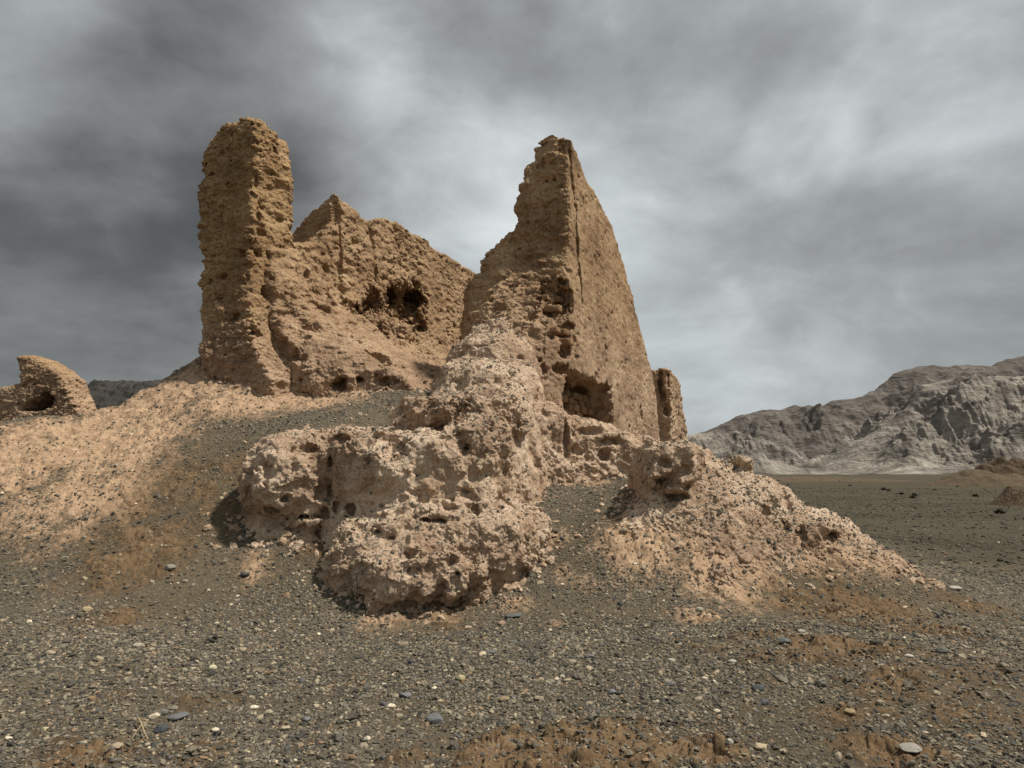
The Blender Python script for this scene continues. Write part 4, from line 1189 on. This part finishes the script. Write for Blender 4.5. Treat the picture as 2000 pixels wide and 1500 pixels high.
off = 0; VV_, FF_ = [], []
for v, fc in rub:
    VV_.append(v); FF_.append(fc + off); off += len(v)
rb = mesh_obj('rubble', np.concatenate(VV_), np.concatenate(FF_), M_CLAY, smooth=False)
tag(rb, kind='stuff')
off = 0; VV_, FF_, CC_ = [], [], []
for v, fc, col in parts:
    VV_.append(v); FF_.append(fc + off); CC_.append(col); off += len(v)
gv = mesh_obj('gravel', np.concatenate(VV_), np.concatenate(FF_), M_STONE, smooth=False, attrs={'stone_colour': np.concatenate(CC_)})
tag(gv, kind='stuff')
del parts, VV_, FF_, CC_

# ------------------------------------------------------------------ single stones one can pick out
def stone_obj(px, py, wpx, hpx, col, label, seed, rz=0.0, flat=.5, angular=.14):
    p = ground_at(px, py); D = math.hypot(p[1], p[0])
    bv, bf = ico(3)
    a = wpx * D / F_PX / 2; 
    x, y, z = (bv[:, k].astype(f32) for k in range(3))
    r = 1 + angular * 1.8 * pn(x * 1.3, y * 1.3, z * 1.3, seed) + .10 * pn(x * 3.1, y * 3.1, z * 3.1, seed + 4)
    v = bv * r[:, None]
    # a few flat breaks
    q = np.random.default_rng(seed)
    for _ in range(5):
        n_ = q.normal(size=3); n_ /= np.linalg.norm(n_); lim = q.uniform(.62, .85)
        dd = v @ n_; v = v - np.maximum(dd - lim, 0)[:, None] * n_ * .85
    depth = min(max(hpx / max(math.sin(math.atan2(EYE - p[2], D)), .2), wpx * .45), wpx * 1.0)
    v = v * np.array([a, depth * D / F_PX / 2 * .8, a * flat])
    c, s = math.cos(rz), math.sin(rz)
    v = np.stack([v[:, 0] * c - v[:, 1] * s, v[:, 0] * s + v[:, 1] * c, v[:, 2]], 1) + p + np.array([0, 0, a * flat * .45])
    o = mesh_obj('stone', v, bf, M_STONE, origin=tuple(p), attrs={'stone_colour': np.repeat(np.array([col]), len(v), 0)})
    return tag(o, label, 'stone')

GY, DK, PL, TN, PK, BL = (.20, .19, .165), (.075, .075, .075), (.56, .50, .39), (.27, .22, .15), (.42, .27, .19), (.13, .135, .14)
LIST = [
    (1778, 1464, 40, 20, (.27, .26, .23), 'large flat pale grey slab half sunk in rusty earth at the lower right corner', 1.0, .22),
    (848, 1410, 30, 22, BL, 'rough dark grey stone, largest on the gravel just above the bare earth lip', .2, .7),
    (717, 1448, 14, 12, PL, 'round white pebble lying on gravel beside the pale earth lip', 0, .8),
    (315, 1427, 30, 14, (.06, .065, .072), 'blackish blue stone beside the dry forked twig', .1, .45),
    (350, 1402, 36, 22, BL, 'long tilted grey slate shard behind the blackish stone', .9, .3),
    (320, 1396, 20, 20, (.14, .135, .12), 'upright squarish grey shard close to a white wedge stone', .3, .6),
    (302, 1402, 20, 12, (.52, .45, .34), 'white wedge shaped stone above the dry forked twig', .5, .5),
    (416, 1308, 15, 13, (.58, .53, .36), 'yellowish white blocky pebble alone on open grey gravel', .1, .8),
    (420, 1341, 12, 4, (.14, .13, .11), 'thin dark shard just below the yellowish blocky pebble', 0, .3),
    (422, 1220, 10, 9, (.56, .50, .36), 'cream pebble in the upper gravel left of the clay outcrop', 0, .7),
    (171, 1193, 16, 12, (.36, .29, .18), 'tan heart shaped pebble beside the rusty earth patch', .4, .6),
    (98, 1278, 16, 10, (.32, .27, .19), 'beige rounded pebble among dark gravel near the left edge', 0, .6),
    (270, 1262, 18, 9, (.36, .33, .27), 'flat light grey pebble with a dark cluster above it', .2, .4),
    (420, 1428, 14, 9, PL, 'white pebble on brown earth between twig and oval pebble', .3, .6),
    (526, 1393, 15, 11, (.34, .30, .21), 'smooth olive grey oval pebble, second of a pale pair', 0, .65),
    (496, 1384, 15, 11, (.60, .54, .43), 'pale angular pebble paired with an olive oval one', .4, .6),
    (599, 1407, 16, 15, (.15, .15, .16), 'blue grey oval stone tilted on its side, beside pebbles', 1.2, .6),
    (228, 1462, 22, 9, (.33, .27, .19), 'brown flat pebble lying on the earthy lip below the twig', 0, .4),
    (93, 1446, 16, 9, (.36, .29, .20), 'light brown pebble at the lower left among gravel', 0, .5),
    (806, 1297, 20, 16, (.07, .067, .072), 'dark purplish angular stone below the clay outcrop', .3, .6),
    (900, 1328, 17, 14, (.36, .31, .19), 'yellow brown cube like pebble below the clay outcrop', .5, .8),
    (793, 1362, 22, 14, (.16, .16, .16), 'smooth grey domed pebble near small white pebbles', .2, .55),
    (764, 1382, 17, 11, (.58, .51, .40), 'elongated cream pebble touching a tiny white one', .5, .5),
    (984, 1368, 24, 10, (.24, .19, .11), 'brown loaf shaped pebble in the middle of the gravel', .1, .45),
    (1108, 1331, 16, 9, (.33, .28, .19), 'tan bean shaped pebble beside a white one', .4, .5),
    (1088, 1328, 11, 8, PL, 'white pebble beside the tan bean shaped pebble', .4, .5),
    (1195, 1356, 17, 15, (.17, .17, .19), 'bluish grey round stone on the fine central gravel', .2, .7),
    (1152, 1285, 17, 10, (.14, .14, .14), 'dark smooth domed pebble on the upper central gravel', .1, .6),
    (960, 1275, 24, 12, (.13, .125, .125), 'flat dark slate shard slanting up to its neighbours', .6, .3),
    (978, 1220, 22, 14, (.30, .21, .155), 'pinkish elongated stone at the foot of a slate shard', .8, .4),
    (1004, 1204, 34, 14, (.11, .115, .11), 'long dark slate shard leaning beside the pinkish stone', .6, .25),
    (1310, 1338, 18, 12, (.15, .14, .14), 'grey stone with a pale one tucked against it, right of centre', -.4, .55),
    (1313, 1292, 18, 9, (.32, .30, .25), 'light grey flat pebble above a rusty earth patch', .2, .45),
    (1376, 1327, 13, 8, (.58, .51, .39), 'cream lens shaped pebble on gravel right of centre', 0, .5),
    (1364, 1193, 18, 9, (.36, .33, .26), 'pale oval pebble at the base of the clay bank', -.2, .5),
    (1565, 1237, 15, 12, (.30, .27, .23), 'rounded grey pebble in a cluster below the clay bank', 0, .7),
    (1532, 1254, 24, 12, (.12, .13, .125), 'dark greenish flat stone beside the rounded grey pebble', -.2, .4),
    (1865, 1151, 20, 10, (.38, .36, .31), 'light grey long pebble at the edge of the gravel plain', -.4, .4),
    (1840, 1275, 22, 14, (.12, .115, .105), 'dark knobbly stone on rusty earth toward the right edge', -.3, .55),
    (1776, 1283, 15, 8, (.42, .38, .31), 'pale tapered pebble left of the dark knobbly stone', -.4, .4),
    (1660, 1393, 18, 12, (.30, .23, .13), 'tan oval pebble on a bare rusty patch', -.3, .55),
    (1485, 1463, 22, 14, (.40, .33, .22), 'sandy yellow stone near the bottom edge, right of the earth lip', -.3, .6),
    (1425, 1451, 17, 12, (.34, .32, .27), 'light grey stone resting on the earth lip', -.3, .6),
    (1400, 1391, 12, 11, (.58, .52, .40), 'cream triangular pebble above the earth lip', 0, .6),
    (1430, 1294, 16, 10, (.32, .31, .27), 'pale grey pebble beside flat slabs, below the clay bank', -.3, .5),
    (1480, 1346, 22, 18, (.06, .068, .07), 'black angular stone beside a pale pebble in the gravel', .2, .5),
    (1493, 1375, 20, 18, (.08, .08, .085), 'dark broken stone just below the black angular stone', .5, .55),
    (1375, 1327 + 40, 0, 0, None, '', 0, 0),
    (478, 1124, 18, 10, (.08, .078, .075), 'dark stone by the shaded foot of the clay outcrop', 0, .5),
    (510, 1122, 24, 10, (.20, .185, .155), 'pair forming flat grey slab in front of the shaded outcrop foot', .4, .3),
    (332, 1112, 18, 12, (.24, .225, .19), 'grey block in the small pile of stones on the left slope', .3, .6),
    (1097, 1053, 11, 7, (.10, .10, .11), 'single dark pebble beside bare clay in the gully', 0, .6),
    (1240, 1103, 8, 8, (.62, .58, .48), 'bright white pebble on the talus below the clay bank', 0, .7),
]
LIST[49:50] = []
for k, (px, py, wp, hp, col, lab, rz, fl) in enumerate(LIST):
    if col is None: continue
    stone_obj(px, py, wp, hp, col, lab, 100 + k * 7, rz, max(fl, .25), .16)

# ------------------------------------------------------------------ the dry twig
M_TWIG = bpy.data.materials.new('dry_wood'); M_TWIG.use_nodes = True
t = NT(M_TWIG.node_tree); bs = t.n['Principled BSDF']
t.l.new(t.ramp(t.noise(t.node('ShaderNodeNewGeometry').outputs['Position'], 60, 4, .6), [(.3, (.20, .14, .075)), (.7, (.42, .32, .19))]), bs.inputs['Base Color'])
bs.inputs['Roughness'].default_value = .85
def tube(path, r0, r1, sides=7):
    path = np.array(path); n = len(path); vs = []
    for k, p in enumerate(path):
        d = path[min(k + 1, n - 1)] - path[max(k - 1, 0)]; d /= np.linalg.norm(d)
        a = np.cross(d, [0, 0, 1]); a /= np.linalg.norm(a) + 1e-9; b = np.cross(d, a); r = r0 + (r1 - r0) * k / (n - 1)
        for q in range(sides):
            th = 2 * math.pi * q / sides; vs.append(p + a * r * math.cos(th) + b * r * math.sin(th))
    fs = [[k * sides + q, k * sides + (q + 1) % sides, (k + 1) * sides + (q + 1) % sides, (k + 1) * sides + q] for k in range(n - 1) for q in range(sides)]
    return np.array(vs), np.array(fs)
def tpt(px, py, up): return ground_at(px, py) + np.array([0, 0, up + .012])
segs = [tube([tpt(268, 1417, .035), tpt(273, 1424, .035), tpt(277, 1433, .03), tpt(281, 1443, .025), tpt(289, 1455, .015)], .0065, .0045),
        tube([tpt(269, 1418, .035), tpt(283, 1424, .04), tpt(295, 1428, .035), tpt(312, 1432, .04)], .0045, .0025),
        tube([tpt(275, 1430, .03), tpt(266, 1440, .02), tpt(258, 1450, .01), tpt(249, 1451, .008)], .004, .002)]
vo, fo_, oo = [], [], 0
for v, fq in segs:
    vo.append(v); fo_.append(fq + oo); oo += len(v)
tw = mesh_obj('dry_twig', np.concatenate(vo), np.concatenate(fo_), M_TWIG, origin=tuple(ground_at(275, 1432)))
tag(tw, 'thin pale forked dry twig lying on the gravel at the lower left', 'twig')
